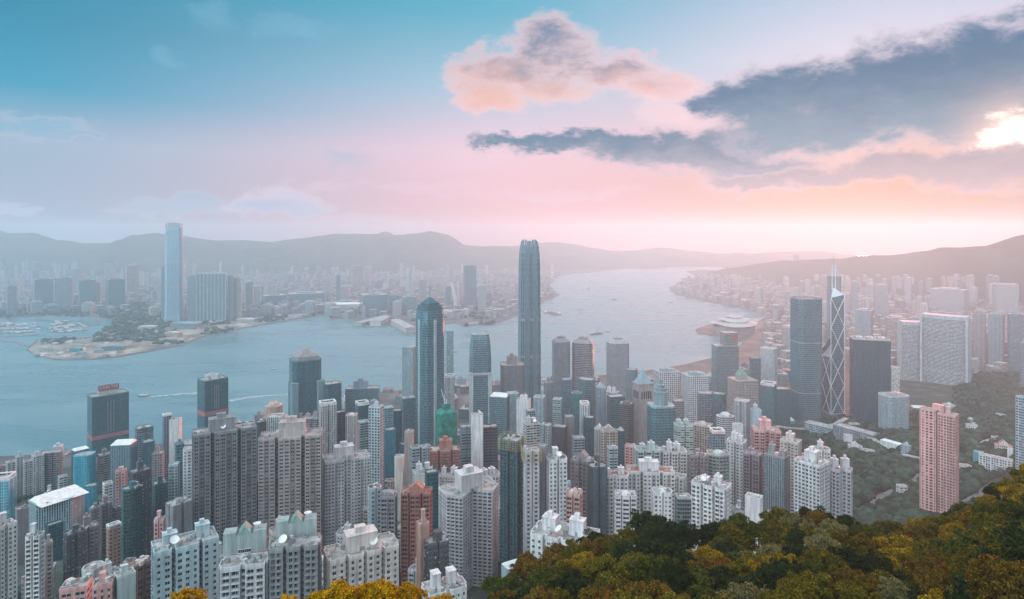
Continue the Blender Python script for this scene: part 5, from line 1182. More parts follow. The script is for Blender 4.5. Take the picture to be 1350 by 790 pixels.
# measured blocks of the far shore: x0,x1,ytop,Y,colour,facade,label
KL = [
 (212.5,218.5,352,2990,4,'V','slim slate tower hugging the left side of the tall lone glass tower'), (247,260,364,2950,4,'V','dark slab left of the ribbed teal apartment wall'),
 (300,309,363,2960,2,'V','grey half of the brownish tower right of the ribbed teal wall'), (308,319,366,2990,7,'V','sunlit sand coloured tower right of the ribbed teal wall'),
 (322,334,372,3300,6,'B','grey block behind the sand coloured tower'), (333,343,378,3250,5,'B','pale pinkish tower on the far shore'), (345,378,389,3500,8,'G','wide dark block with jagged pale towers behind it'),
 (378,428,386,3600,8,'G','long dark low block above the far quay'), (443,449,363,3700,8,'V','thin dark tower standing alone above the far quay'), (448,462,377,3800,5,'B','pale block right of the thin dark tower'),
 (463,478,351,4700,7,'B','sand coloured tall pair in the far haze'), (480,489,352,4900,0,'B','pale tower right of the sand coloured pair'), (475,511,388,3250,8,'G','first of three blue grey waterfront slabs'), (512,526,389,3230,8,'G','second of three blue grey waterfront slabs'),
 (530,549,391,3200,8,'G','third of three blue grey waterfront slabs'), (552,562,369,3600,7,'V','beige tower behind the needle mast'), (587,595,378,3500,8,'V','dark side of the curved white sail tower'), (611,628,350,3450,4,'G','tall grey monolith tower of the far shore'),
 (630,641,377,3300,0,'V','pale ribbed tower right of the grey monolith'), (715,719,344,5600,2,'V','faint slim tower right of the tallest tower'), (720,728,364,5700,6,'B','faint grey block at the far point of the peninsula'), (394,398,347,5600,4,'V','faint slim dark tower against the northern hills'),
 (372,379,360,5000,2,'B','faint grey tower left of the slim dark one'), (417,424,352,5400,2,'B','faint grey tower right of the slim dark one'), (43,70,368,3500,8,'B','dark stepped block above the boat shelter'), (72,98,366,3450,8,'B','dark teal block behind the boat shelter'), (103,126,369,3400,8,'G','broad dark block above the boat shelter'),
 (139,165,368,3420,8,'G','dark stepped block right of the broad dark one'), (165,183,350,4100,7,'B','sand grey tall slab behind the dark stepped block'), (8,22,377,3200,4,'B','blue grey block at far left shore')]
def visible_w(x0, x1, Y): return (x1-x0)*Y/F
for (x0, x1, yt, Y, ci, fac, lab) in KL:
    w, d, Xc, Yc, th, zt = solve(x0, x1, yt, Y, rk.choice((-12, 10, 14)), .7)
    o = far_tower(Xc, Yc, w, d, zt-3, th, ci, fac, 'distant_tower', 'box', 3, rk); tag(o, lab, 'tower')
    TRACED.append(dict(x0=x0, x1=x1, yt=yt, yb=425, Y=Y, X=Xc, Yc=Yc, r=.5*math.hypot(w, d), root=o, col=None, fac=fac, roof='', h=zt, w=w))
# ribbed teal apartment wall
r, w, d, h, zz = hero('apartment_wall', 259, 299, 361, 420, 2900, -10, .22, 'wide ribbed teal apartment wall right of the tall lone glass tower', base=3, cat='apartment block')
obj('wall', wall_mesh('wall', footprint('box', w, d), 9, h, 'V', 3.2, pitch=4), r, (.20, .36, .40)); obj('roof', roof_mesh(footprint('box', w, d), h, ROOF), r)
for k in range(9): obj('rib', MB().box(-w/2+k*w/8-1.4, -w/2+k*w/8+1.4, -d/2-3, -d/2-.05, 0, h+4).me('rib', [WALL]), r, (.46, .55, .56))
for k in range(8): obj('lift_house', MB().box(-w/2+(k+.2)*w/8, -w/2+(k+.8)*w/8, -d*.2, d*.3, h, h+6).me('lift_house', [WALL]), r, (.45, .53, .55))
obj('podium', MB().box(-w*.54, w*.54, -d*.9, d*.6, 0, 9).me('podium', [MAT['B']]), r, (.45, .48, .48))
# curved sail-like white tower and low white harbour hall
r, w, d, h, zz = hero('hall', 572, 617, 407, 420, 3120, -6, .4, 'low white windowless hall with a warm lit end on the far waterfront', base=3, cat='hall')
obj('wall', MB().prism(footprint('bow', w, d), 0, h*.8, 0, True, scale_poly(footprint('bow', w, d), 1.05)).me('wall', [WALL]), r, (.52, .49, .46)); obj('end_wall', MB().prism([(w*.38, -d*.52), (w*.52, -d*.4), (w*.52, d*.4), (w*.38, d*.5)], 0, h).me('end_wall', [WALL]), r, (.60, .50, .42)); obj('roof', roof_mesh(scale_poly(footprint('bow', w, d), 1.05), h*.8+.1, ROOF), r)
r, w, d, h, zz = hero('sail_tower', 593, 602, 373, 405, 3450, 0, .6, 'curved white sail shaped tower on the far shore', base=3, cat='tower')
mb = MB(); n = 10; v = []
for i in range(n+1): t = i/n; xo = w*.35*(1-t)**0-w*.55*t*t; v += [(xo-w*.25, -d/2, h*t), (xo+w*.25*(1.1-t*.5), -d/2, h*t), (xo+w*.25*(1.1-t*.5), d/2, h*t), (xo-w*.25, d/2, h*t)]
mb.add(v, [(i*4+a, i*4+(a+1) % 4, i*4+4+(a+1) % 4, i*4+4+a) for i in range(n) for a in range(4)]+[(4*n, 4*n+1, 4*n+2, 4*n+3)]); obj('wall', mb.me('wall', [WALL]), r, (.66, .64, .62))
# low domed stone hall on the quay
o = tower('hall', 437, 476, 401, 415, 3300, -8, .35, 'box', 'cream', 'D', 'pw', 6, False, base=3); tag(o, 'long cream hall with pale pitched roof above the far quay', 'hall')
far_count = 0; zone = {}
for att in range(20000):
    if far_count >= 252: break
    px = rk.uniform(-25, 745); Y = rk.choice((rk.uniform(3100, 3900), rk.uniform(3400, 4800), rk.uniform(4300, 6600))); X = (px-CX)*Y/F
    if not inpoly(X, Y, KOW) or inpoly(X, Y, rec) or (px < 200 and Y < 3250) or (230 < px < 420 and Y < 3050): continue
    if px > 420 and Y < 3300 and rk.random() < .6: continue
    tall = rk.random() < .3; h = rk.uniform(95, 165) if tall else rk.uniform(35, 95)
    if px < 200 and Y > 3600 and rk.random() < .5: h = rk.uniform(110, 170)
    if 300 < px < 720: h *= .82
    w = rk.uniform(18, 34) if tall else rk.uniform(22, 60); yt = HY+F*(H-3-h)/Y; hw = w*F/Y*.6; bad = False
    for T in TRACED[-400:]:
        if math.hypot(T['X']-X, T['Yc']-Y) < (T['r']+w*.6)*.8: bad = True; break
        if T['Y'] > 2500 and T['Y'] > Y and min(px+hw, T['x1'])-max(px-hw, T['x0']) > 1 and yt < T['yb']-28: bad = True; break
    if bad: continue
    ci = rk.choice((0, 0, 1, 1, 2, 3, 5, 5, 6, 7)) if tall else rk.choice((0, 2, 4, 6, 8, 8, 3, 7)); fac = rk.choice('PBVBP'); key = (ci, fac, int(w/7), int(h/12))
    th = -math.atan2(X, Y)+math.radians(rk.choice((-35, -20, -12, 12, 20, 35)))
    o = far_tower(X, Y, w, w*rk.uniform(.5, .9), h, th, ci, fac, 'distant_tower', rk.choice(('box', 'box', 'cham')), 3, rk)
    T = dict(x0=px-hw, x1=px+hw, yt=yt, yb=425, Y=Y, X=X, Yc=Y, r=w*.6, root=o, col=None, fac=fac, roof='', h=h, w=w); TRACED.append(T)
    part = 'above the boat shelter' if px < 205 else 'behind the tall lone glass tower' if px < 330 else 'above the far quay' if px < 470 else 'behind the blue grey waterfront slabs' if px < 600 else 'behind the grey monolith tower'
    dep = 'near the waterfront' if Y < 3700 else 'in mid distance' if Y < 4800 else 'faint under the hills'
    tag(o, f'{FARN[ci]} {"tall slender" if tall else "squat"} tower {dep}, {part}', 'tower', f'{FARN[ci]} {"slender" if tall else "squat"} towers {dep} {part}'); far_count += 1
print('far', far_count)
# the rest of the far city, low and dense
mb = MB(); rs = random.Random(9)
V = []; 
for k in range(2600):
    px = rs.uniform(-60, 745); Y = rs.uniform(3080, 7000); X = (px-CX)*Y/F
    if not inpoly(X, Y, KOW) or inpoly(X, Y, rec) or (px < 215 and Y < 3350) or (230 < px < 420 and Y < 3000): continue
    a, b, hh, th = rs.uniform(8, 24), rs.uniform(8, 20), rs.uniform(12, 46), rs.uniform(0, 1.5); c, s = math.cos(th), math.sin(th)
    q = [(X+x*c-y*s, Y+x*s+y*c) for x, y in ((-a, -b), (a, -b), (a, b), (-a, b))]
    for i in range(4):
        j = (i+1) % 4; kx = round(math.dist(q[i], q[j])/5)
        mb.add([(*q[i], 1), (*q[j], 1), (*q[j], hh), (*q[i], hh)], [(0, 1, 2, 3)], 0, [[(0, -hh/4), (kx, -hh/4), (kx, 0), (0, 0)]])
    mb.add([(*p, hh) for p in q], [(0, 1, 2, 3)], 1)
o = obj('distant_city', mb.me('distant_city', [MAT['B'], ROOF]), None, (.42, .42, .42)); tag(o, 'low dense city blocks spreading across the far shore under the hills', 'city', kind='stuff')
# ------------------------------------------------------------------ hazy eastern district on the island
EL = [(1127,1151,409,2000,6,'V','faint ribbed tower left of the wide banded tower'), (1167,1196,419,2050,7,'B','faint sand coloured block behind the pale slab tower'), (1226,1277,381,3200,6,'V','wide faint grey slab above the wide banded tower'), (1152,1171,376,3000,6,'V','faint tall tower between the masts and the wide slab'), (1122,1131,372,3000,6,'V','slim faint tower right of the twin white masts'),
 (1283,1300,410,1900,3,'V','grey tower with warm side at far right'), (1303,1325,414,1850,2,'V','blue grey tower second from the right edge'), (1328,1352,414,1800,4,'G','dark blue grey tower touching the right edge'), (1308,1342,375,3000,6,'V','faint tall pair high against the right hill'), (1280,1296,447,1950,3,'B','grey stepped block behind the white ribbed tower'), (1344,1362,452,1500,2,'G','blue glass tower cut by the right edge'), (1046,1053,336,5900,6,'B','tiny tower standing on the far right ridge'), (1012,1020,346,6100,6,'B','tiny block low on the far right ridge'), (1025,1033,345,6000,6,'B','tiny block midway on the far right ridge')]
for (x0, x1, yt, Y, ci, fac, lab) in EL:
    w, d, Xc, Yc, th, zt = solve(x0, x1, yt, Y, rk.choice((-14, 12, 18)), .6)
    o = far_tower(Xc, Yc, w, d, zt-2, th, ci, fac, 'distant_tower', 'box', 2, rk); tag(o, lab, 'tower'); TRACED.append(dict(x0=x0, x1=x1, yt=yt, yb=500, Y=Y, X=Xc, Yc=Yc, r=.5*math.hypot(w, d), root=o, col=None, fac=fac, roof='', h=zt, w=w))
ne = 0; re_ = random.Random(5)
for att in range(12000):
    if ne >= 165: break
    px = re_.uniform(905, 1385); Y = re_.uniform(1650, 2600) if re_.random() < .45 else re_.uniform(2400, 5600); X = (px-CX)*Y/F
    if not inpoly(X, Y, isl): continue
    h = re_.uniform(50, 150) if Y < 3800 else re_.uniform(50, 110); zg = 2+max(0, (X-1700)*.06) if Y > 2500 else 2
    w = re_.uniform(20, 38); yt = HY+F*(H-zg-h)/Y; hw = w*F/Y*.6
    lim = np.interp(px, [900, 980, 1060, 1130, 1200, 1290, 1385], [470, 440, 420, 400, 398, 400, 398])
    if Y < 2600 and yt < lim: continue
    if yt < 362 or (px < 1035 and Y < 3000): continue
    bad = False
    for T in TRACED[-420:]:
        if math.hypot(T['X']-X, T['Yc']-Y) < (T['r']+w*.6)*.85: bad = True; break
        if T['Y'] > Y and min(px+hw, T['x1'])-max(px-hw, T['x0']) > 1 and yt < min(T['yb'], T['yt']+45): bad = True; break
    if bad: continue
    ci = re_.choice((0, 1, 2, 3, 5, 6, 6, 7)); fac = re_.choice('PBVBG'); tall = h > 95
    o = far_tower(X, Y, w, w*re_.uniform(.55, .95), h, -math.atan2(X, Y)+math.radians(re_.choice((-30, -15, 15, 30))), ci, fac, 'hazy_tower', re_.choice(('box', 'box', 'cham')), zg, re_)
    TRACED.append(dict(x0=px-hw, x1=px+hw, yt=yt, yb=500, Y=Y, X=X, Yc=Y, r=w*.6, root=o, col=None, fac=fac, roof='', h=h, w=w))
    part = 'left of the cross braced tower' if px < 1080 else 'left of the wide banded tower' if px < 1180 else 'behind the wide banded tower' if px < 1275 else 'near the right edge'
    dep = 'nearer' if Y < 2500 else 'in haze' if Y < 3800 else 'on the far eastern shore'
    tag(o, f'{FARN[ci]} {"tall" if tall else "low"} tower {dep}, {part}', 'tower', f'{FARN[ci]} {"tall" if tall else "low"} towers {dep} {part}'); ne += 1
print('east', ne)
# low blocks between the hazy eastern towers
mb = MB(); rs = random.Random(19)
for k in range(2600):
    px = rs.uniform(880, 1400); Y = rs.uniform(1750, 6200); X = (px-CX)*Y/F
    if not inpoly(X, Y, isl) or (px < 1012 and Y < 3100): continue
    if any(T['Y'] < 2600 and abs(T['X']-X) < T['r']+16 and abs(T['Yc']-Y) < T['r']+16 for T in TRACED): continue
    a, b, hh, th = rs.uniform(8, 22), rs.uniform(8, 18), rs.uniform(10, 50), rs.uniform(0, 1.5); c, s = math.cos(th), math.sin(th)
    q = [(X+x*c-y*s, Y+x*s+y*c) for x, y in ((-a, -b), (a, -b), (a, b), (-a, b))]
    for i in range(4):
        j = (i+1) % 4; kx = round(math.dist(q[i], q[j])/5)
        mb.add([(*q[i], 0), (*q[j], 0), (*q[j], hh), (*q[i], hh)], [(0, 1, 2, 3)], 0, [[(0, -hh/4), (kx, -hh/4), (kx, 0), (0, 0)]])
    mb.add([(*p, hh) for p in q], [(0, 1, 2, 3)], 1)
o = obj('eastern_city', mb.me('eastern_city', [MAT['B'], ROOF]), None, (.44, .43, .42)); tag(o, 'low dense city blocks filling the hazy eastern district', 'city', kind='stuff')
# ------------------------------------------------------------------ foliage
def leaf_mat(name, trans=.35, far=0):
    m_ = bpy.data.materials.new(name); m_.use_nodes = True; t = NT(m_.node_tree); t.n.clear(); out = t.new('ShaderNodeOutputMaterial')
    oi = t.new('ShaderNodeObjectInfo'); ge = t.new('ShaderNodeNewGeometry'); ri = ge.outputs['Random Per Island']
    co = t.new('ShaderNodeTexCoord').outputs['Object']; n, _ = t.noise(co, .9, 3, .6)
    k = t.m('MULTIPLY', t.ss(ri, 0, 1, .5, 1.55, smooth=False), t.ss(n, .3, .7, .5, 1.45, smooth=False))
    c = t.mix(1, oi.outputs['Color'], t.comb(k, k, t.m('MULTIPLY', k, .9 if not far else 1)), 'MULTIPLY')
    if far:
        n2, _ = t.noise(co, .055, 4, .7); k2 = t.ss(n2, .3, .7, .45, 1.7, smooth=False); c = t.mix(1, c, t.comb(k2, k2, t.m('MULTIPLY', k2, .95)), 'MULTIPLY')
    if not far: c = t.mix(t.ss(t.m('ADD', ri, t.m('MULTIPLY', n, .8)), 1.0, 1.35), c, t.mix(1, oi.outputs['Color'], (2.3, 1.7, .8, 1), 'MULTIPLY'))
    d = t.new('ShaderNodeBsdfDiffuse'); tr = t.new('ShaderNodeBsdfTranslucent'); t.l.new(c, d.inputs[0]); t.l.new(c, tr.inputs[0])
    mx = t.new('ShaderNodeMixShader'); mx.inputs[0].default_value = trans; t.l.new(d.outputs[0], mx.inputs[1]); t.l.new(tr.outputs[0], mx.inputs[2]); t.l.new(mx.outputs[0], out.inputs[0]); return m_
LEAF = leaf_mat('leaves', .28); WOOD = leaf_mat('far_leaves', .1, 1); BARK = simple('bark', (.06, .045, .035), .95)
def crown_arrays(rng, R, hh, nb, nl, ls, flat=.75):
    """leaf faces spread over many small clumps that together make an uneven crown"""
    cs = []; ph = rng.uniform(0, 6)
    for i in range(nb):
        a = rng.uniform(0, 2*PI); u = rng.uniform(-.3, 1); lob = 1+.28*math.sin(2*a+ph)+.2*math.sin(3*a+2*ph); rr = math.sqrt(max(0, 1-u*u))*rng.uniform(.5, 1.05)*lob
        cs.append((R*rr*math.cos(a), R*rr*math.sin(a), hh*(.42+.58*u*rng.uniform(.55, 1.1)), R*rng.uniform(.10, .26)))
    cs = np.array(cs); idx = rng.integers(0, nb, nl); n = rng.normal(size=(nl, 3)); n[:, 2] = n[:, 2]+.35; n /= np.linalg.norm(n, axis=1)[:, None]
    rad = cs[idx, 3]*rng.uniform(.55, 1.15, nl); p = cs[idx, :3]+n*rad[:, None]*np.array([1, 1, flat])
    nn = n*.75+rng.normal(size=(nl, 3))*.55; nn /= np.linalg.norm(nn, axis=1)[:, None]
    t1 = np.cross(nn, rng.normal(size=(nl, 3))); t1 /= np.linalg.norm(t1, axis=1)[:, None]; t2 = np.cross(nn, t1)
    s = ls*rng.uniform(.6, 1.35, nl)[:, None]; a, b = t1*s, t2*s*rng.uniform(.45, .8, nl)[:, None]
    q = np.stack([p-a, p-b*.9, p+a, p+b*.9], 1).reshape(-1, 3); return q, np.arange(nl*4).reshape(-1, 4), cs
def quick_mesh(name, v, f, mats, mi=None):
    me = bpy.data.meshes.new(name); me.vertices.add(len(v)); me.vertices.foreach_set('co', np.asarray(v, np.float32).ravel())
    me.loops.add(f.size); me.polygons.add(len(f)); me.loops.foreach_set('vertex_index', f.ravel().astype(np.int32))
    me.polygons.foreach_set('loop_start', np.arange(0, f.size, f.shape[1], dtype=np.int32)); me.polygons.foreach_set('loop_total', np.full(len(f), f.shape[1], dtype=np.int32))
    for m_ in mats: me.materials.append(m_)
    me.update(); me.validate(); return me
CROWNS = []; 
for k in range(9):
    rng = np.random.default_rng(100+k); R = 4.2; v, f, cs = crown_arrays(rng, R, 5.4+.5*(k % 3), 84+k*6, 24000, .17 if k < 7 else .15)
    me = quick_mesh('crown', v, f, [LEAF]); mb = MB(); pts = [(0, 0, -22), (.15, .1, -1.5), (.1, -.1, .8)]
    for a, b, r0, r1 in ((pts[0], pts[1], .34, .27), (pts[1], pts[2], .27, .2)): mb.bar(a, b, r0, 8, r1)
    for c in cs[:16]: m_ = Vector(pts[2]).lerp(Vector(c[:3]), .5)+Vector((0, 0, -.3)); mb.bar(pts[2], m_, .15, 6, .1); mb.bar(m_, c[:3], .1, 5, .04)
    CROWNS.append((me, mb.me('trunk', [BARK])))
TC = {'olive': (.070, .070, .012), 'golden': (.15, .115, .012), 'dark green': (.016, .030, .014), 'green': (.040, .055, .015), 'rust': (.10, .056, .014), 'bronze': (.080, .060, .014), 'yellow': (.42, .27, .015), 'grey green': (.10, .105, .055)}
PROF = ([620, 660, 690, 720, 760, 800, 835, 860, 885, 920, 960, 1000, 1050, 1100, 1150, 1190, 1220, 1245, 1290, 1315, 1350, 1420, 1500], [800, 768, 748, 738, 728, 712, 700, 690, 690, 700, 700, 690, 683, 684, 700, 698, 690, 676, 662, 642, 626, 600, 575])
rt = random.Random(40); trees = []
def canopy_z(px, Y):      # height of the leafy canopy: follows the brow of the hill and rises towards the viewer
    y0 = np.interp(px, *PROF); zb = H-(y0-HY)*140/F; return zb+(140-Y)*.28
cand = []
for att in range(6000):
    Y = rt.uniform(60, 152); px = rt.uniform(615, 1490); X = (px-CX)*Y/F; ztop = canopy_z(px, Y)
    y = HY+F*(H-ztop)/Y
    if y > 812: continue
    k = rt.uniform(.62, 1.25)
    if any(math.hypot(X-a, Y-b) < 3.6*(k+c)*.62 for a, b, c in cand): continue
    cand.append((X, Y, k)); trees.append([px, Y, X, ztop, k, y])
    if len(cand) > 172: break
for t in trees:
    px, Y, X, ztop, k, y = t
    kind = rt.choice(['olive', 'olive', 'olive', 'golden', 'dark green', 'dark green', 'dark green', 'green', 'green', 'green', 'bronze', 'bronze', 'grey green', 'rust' if rt.random() < .35 else 'olive'])
    if px < 700: kind = rt.choice(['dark green', 'bronze', 'green'])
    if 840 < px < 895 and Y > 120: kind = 'dark green'
    if px > 1180 and Y > 100 and rt.random() < .5: kind = rt.choice(['golden', 'olive'])
    t.append(kind)
trees.sort(key=lambda t: t[0])
def add_tree(X, Y, ztop, k, kind, ci, name='tree'):
    me, tk = CROWNS[ci]; c = TC[kind]; q = 1.15+.4*rt.random() if name == 'tree' else .85; ch = 6.0*k
    r = link(bpy.data.objects.new(name, None)); r.location = (X, Y, ztop-ch-4.5*k); r.empty_display_size = 1
    o = obj('crown', me, r, tuple(v*q for v in c), (0, 0, 4.5*k), rt.uniform(0, 6.3)); o.scale = (k, k, k*rt.uniform(.85, 1.1))
    o = obj('trunk', tk, r, None, (0, 0, 4.5*k), o.rotation_euler.z); o.scale = (k, k, k); return r
cnt = {}
ROWS = lambda t: 'along the thicket skyline' if t[1] > 125 else 'in the middle thicket' if t[1] > 92 else 'in the lowest thicket'
tot = {}
for t in trees: tot[(t[6], ROWS(t))] = tot.get((t[6], ROWS(t)), 0)+1
NUMW = ['first', 'second', 'third', 'fourth', 'fifth', 'sixth', 'seventh', 'eighth', 'ninth', 'tenth', 'eleventh', 'twelfth', 'thirteenth', 'fourteenth', 'fifteenth', 'sixteenth', 'seventeenth', 'eighteenth', 'nineteenth', 'twentieth']
for i, t in enumerate(trees):
    px, Y, X, ztop, k, y, kind = t; o = add_tree(X, Y, ztop, k, kind, rt.randrange(9)); kk = (kind, ROWS(t)); cnt[kk] = cnt.get(kk, 0)+1
    sz = 'big ' if k > 1.05 else 'small ' if k < .75 else ''
    tag(o, f'{sz}{kind} tree, {NUMW[min(19, cnt[kk]-1)]} of its colour from left, {kk[1]}' if tot[kk] > 1 else f'{sz}{kind} tree, only one of its colour {kk[1]}', 'tree', 'trees in the hillside thicket')
# yellow flowering bushes at the bottom edge
for i, (px, y, Y, k, lab) in enumerate([(385, 787, 62, .42, 'leftmost yellow bush of the clump at the bottom edge'), (418, 781, 62, .5, 'second yellow bush of the bottom clump'), (448, 776, 60, .55, 'yellow bush before the middle of the bottom clump'), (478, 773, 62, .58, 'tallest middle yellow bush of the bottom clump'), (506, 776, 60, .5, 'yellow bush right of the middle of the bottom clump'), (536, 778, 62, .46, 'rightmost big yellow bush of the bottom clump'), (572, 785, 60, .32, 'tiny yellow bush right of the bottom clump'), (242, 778, 66, .42, 'lone yellow bush before the pale blue tower')]):
    o = add_tree((px-CX)*Y/F, Y, H-(y-HY)*Y/F, k, 'yellow', i % 9, 'bush'); tag(o, lab, 'bush', 'yellow bushes at the bottom edge')
ROADPTS = []
# roads and flyovers winding through the park slopes and round the cross braced tower
ASPH = simple('road_surface', (.16, .165, .165), .9, 0, .2, .1); CONC = simple('pale_concrete', (.40, .41, .41), .85, 0, .2, .1)
def road(name, pts, w, lift, mat, label=None):
    P = []
    for (px, Y, dz) in pts: P.append(Vector(((px-CX)*Y/F, Y, 0)))
    Q = []
    for a, b, (p0, p1) in zip(P, P[1:], zip(pts, pts[1:])):
        for k in range(8): t = k/8; q = a.lerp(b, t); Q.append(Vector((q.x, q.y, max(2.3, float(land(q.x, q.y)))+lift+p0[2]*(1-t)+p1[2]*t)))
    ROADPTS.extend(Q); v = []; n = len(Q)
    for i, q in enumerate(Q):
        d = Q[min(i+1, n-1)]-Q[max(i-1, 0)]; nn = Vector((-d.y, d.x, 0)).normalized(); v += [q+nn*w, q-nn*w, q-nn*w-Vector((0, 0, 1.4)), q+nn*w-Vector((0, 0, 1.4))]
    f = []
    for i in range(n-1):
        for a in range(4): f.append((4*i+a, 4*i+4+a, 4*i+4+(a+1) % 4, 4*i+(a+1) % 4))
    f += [(0, 1, 2, 3), (4*n-1, 4*n-2, 4*n-3, 4*n-4)]
    o = obj(name, mesh(name, v, f, [mat])); return tag(o, label, 'flyover' if label else None, None, None if label else 'structure')
road('flyover', [(1108, 1150, 4), (1090, 1190, 7), (1120, 1130, 8), (1150, 1040, 5), (1180, 960, 2)], 5, 2, CONC, 'pale concrete flyover curving past the foot of the dark slab')
road('flyover', [(1020, 1230, 4), (1060, 1170, 9), (1100, 1180, 10), (1118, 1240, 8)], 5, 2, CONC, 'pale concrete flyover rising below the cross braced tower')
road('flyover', [(1190, 930, 5), (1225, 880, 6), (1262, 830, 4)], 5, 2, CONC, 'pale concrete flyover left of the pink tower')
road('road', [(1262, 900, 0), (1300, 980, 0), (1330, 1000, 0), (1380, 960, 0)], 5, 1.4, CONC)
road('road', [(1265, 700, 0), (1290, 730, 0), (1330, 800, 0), (1390, 820, 0)], 5, 1.4, ASPH)
road('road', [(1130, 700, 0), (1160, 760, 0), (1200, 800, 0), (1215, 850, 0)], 4, 1.4, ASPH)
road('road', [(1285, 1120, 0), (1310, 1160, 0), (1340, 1110, 0)], 5, 1.4, CONC)
# wooded slopes: one mass of far trees
rng = np.random.default_rng(8); PR = []
bm_ = bmesh.new(); bmesh.ops.create_icosphere(bm_, subdivisions=2, radius=1); bm_.verts.ensure_lookup_table(); bm_.faces.ensure_lookup_table()
IV = np.array([tuple(q.co) for q in bm_.verts]); IF = np.array([[q.index for q in f.verts] for f in bm_.faces]); bm_.free()
for k in range(8):
    g = np.random.default_rng(300+k); a = IV*(1+.22*np.sin(IV[:, [1]]*4+k)*np.cos(IV[:, [0]]*5+2*k)+g.normal(size=(len(IV), 1))*.11); PR.append(np.stack([a[:, 0]*5.2, a[:, 1]*5.2, 3.2+a[:, 2]*4.2], 1))
Vw = []; 
def blocked(X, Y):
    for T in TRACED:
        if T['Y'] < 1900 and abs(T['X']-X) < T['r']+4 and math.hypot(T['X']-X, T['Yc']-Y) < T['r']*.8+3: return True
    return any(abs(q.x-X) < 8 and abs(q.y-Y) < 9 for q in ROADPTS)
m_ = 0
for att in range(17000):
    Y = float(rng.uniform(330, 1750)); px = float(rng.uniform(1010, 1420)) if att % 5 else float(rng.uniform(-40, 1060)); X = (px-CX)*Y/F
    if px < 1060:
        if Y > 1050 or rng.random() < .55: continue
    elif px < 1110 and rng.random() < .4: continue
    if Y > 1250 and px < 1260: continue
    if blocked(X, Y): continue
    z = float(land(X, Y))
    if z < 2: continue
    k = float(rng.uniform(.6, 1.5)); a = float(rng.uniform(0, 6.28)); c, s = math.cos(a)*k, math.sin(a)*k; p = PR[int(rng.integers(0, 8))]
    Vw.append(np.stack([p[:, 0]*c-p[:, 1]*s+X, p[:, 0]*s+p[:, 1]*c+Y, p[:, 2]*k+z+1.0], 1)); m_ += 1
print('wood', m_)
v = np.concatenate(Vw); o = obj('woodland', quick_mesh('woodland', v, np.concatenate([IF+i*len(IV) for i in range(len(Vw))]), [WOOD]), None, (.026, .056, .040)); tag(o, 'dark green woodland covering the park slopes around the pink tower', 'woodland', kind='stuff')
# tree belts on the reclaimed point and the far shore
Vw = []
for att in range(5200):
    px = float(rng.uniform(-30, 700)); y = float(rng.uniform(399, 455)); Y = H*F/(y-HY); X = (px-CX)*Y/F
    if not inpoly(X, Y, KOW): continue
    patch = math.sin(px*.09+1)+math.sin(y*.5+px*.03)
    if px < 230 and y > 418 and not (122 < px < 215 and y < 452): 
        if patch < .7: continue
    elif px > 230 and patch < .35: continue
    k = float(rng.uniform(1.2, 2.4)); a = float(rng.uniform(0, 6.28)); c, s = math.cos(a)*k, math.sin(a)*k; p = PR[int(rng.integers(0, 8))]
    Vw.append(np.stack([p[:, 0]*c-p[:, 1]*s+X, p[:, 0]*s+p[:, 1]*c+Y, p[:, 2]*k*.8+3], 1))
v = np.concatenate(Vw); o = obj('tree_belt', quick_mesh('tree_belt', v, np.concatenate([IF+i*len(IV) for i in range(len(Vw))]), [WOOD]), None, (.035, .07, .055)); tag(o, 'low tree belts on the reclaimed point and the far shore', 'woodland', kind='stuff')
# ------------------------------------------------------------------ boats, piers, breakwaters
HULL = simple('dark_hull', (.06, .08, .10), .5); DECK = simple('boat_white', (.6, .62, .62), .5); RUST = simple('rusty_hull', (.2, .12, .10), .7); FOAM = simple('wake_foam', (.62, .68, .7), .9, 0, .25, .03)
def boat(px, y, L, rz, kind, label, group=None):
    X, Y = sea(px, y); r = link(bpy.data.objects.new({'ferry': 'ferry', 'barge': 'barge', 'boat': 'motor_boat'}[kind], None)); r.location = (X, Y, .05); r.rotation_euler.z = rz; r.empty_display_size = 2
    B_ = L*.24; hp = [(-L/2, -B_/2), (L*.28, -B_/2), (L*.42, -B_*.28), (L/2, 0), (L*.42, B_*.28), (L*.28, B_/2), (-L/2, B_/2)]
    obj('hull', MB().prism(scale_poly(hp, .9, .8), -.6, L*.07, 0, True, hp).me('hull', [RUST if kind == 'barge' else HULL]), r)
    if kind == 'barge':
        obj('cabin', MB().box(-L*.44, -L*.26, -B_*.3, B_*.3, L*.07, L*.2).me('cabin', [DECK]), r); obj('crane', MB().bar((0, 0, L*.07), (0, 0, L*.4), L*.015, 6).bar((0, 0, L*.12), (L*.3, 0, L*.55), L*.012, 6).me('crane', [STEEL]), r)
        obj('cargo', MB().box(-L*.18, L*.3, -B_*.32, B_*.32, L*.07, L*.11).me('cargo', [RUST]), r)
    else:
        obj('cabin', MB().prism(scale_poly(hp, .78, .84), L*.07+.02, L*.15).me('cabin', [DECK]), r); obj('upper_deck', MB().box(-L*.3, L*.18, -B_*.3, B_*.3, L*.15+.02, L*.21).me('upper_deck', [DECK]), r); obj('funnel', MB().bar((-L*.1, 0, L*.21), (-L*.1, 0, L*.28), L*.025, 8).me('funnel', [RED]), r)
    return tag(r, label, 'boat', group)
boat(189, 522.5, 27, PI+.12, 'ferry', 'white ferry trailing a long foam wake past the red stripe towers')
boat(361, 487, 16, .3, 'boat', 'small motor boat alone on the water left of the hipped roof tower')
boat(787, 441, 62, .4, 'barge', 'crane barge on the pink water above the chamfered ribbed tower')
boat(776, 381, 60, 1.2, 'barge', 'distant crane barge farthest up the harbour'); boat(809, 395.5, 52, .2, 'barge', 'crane barge in the middle of the upper harbour')
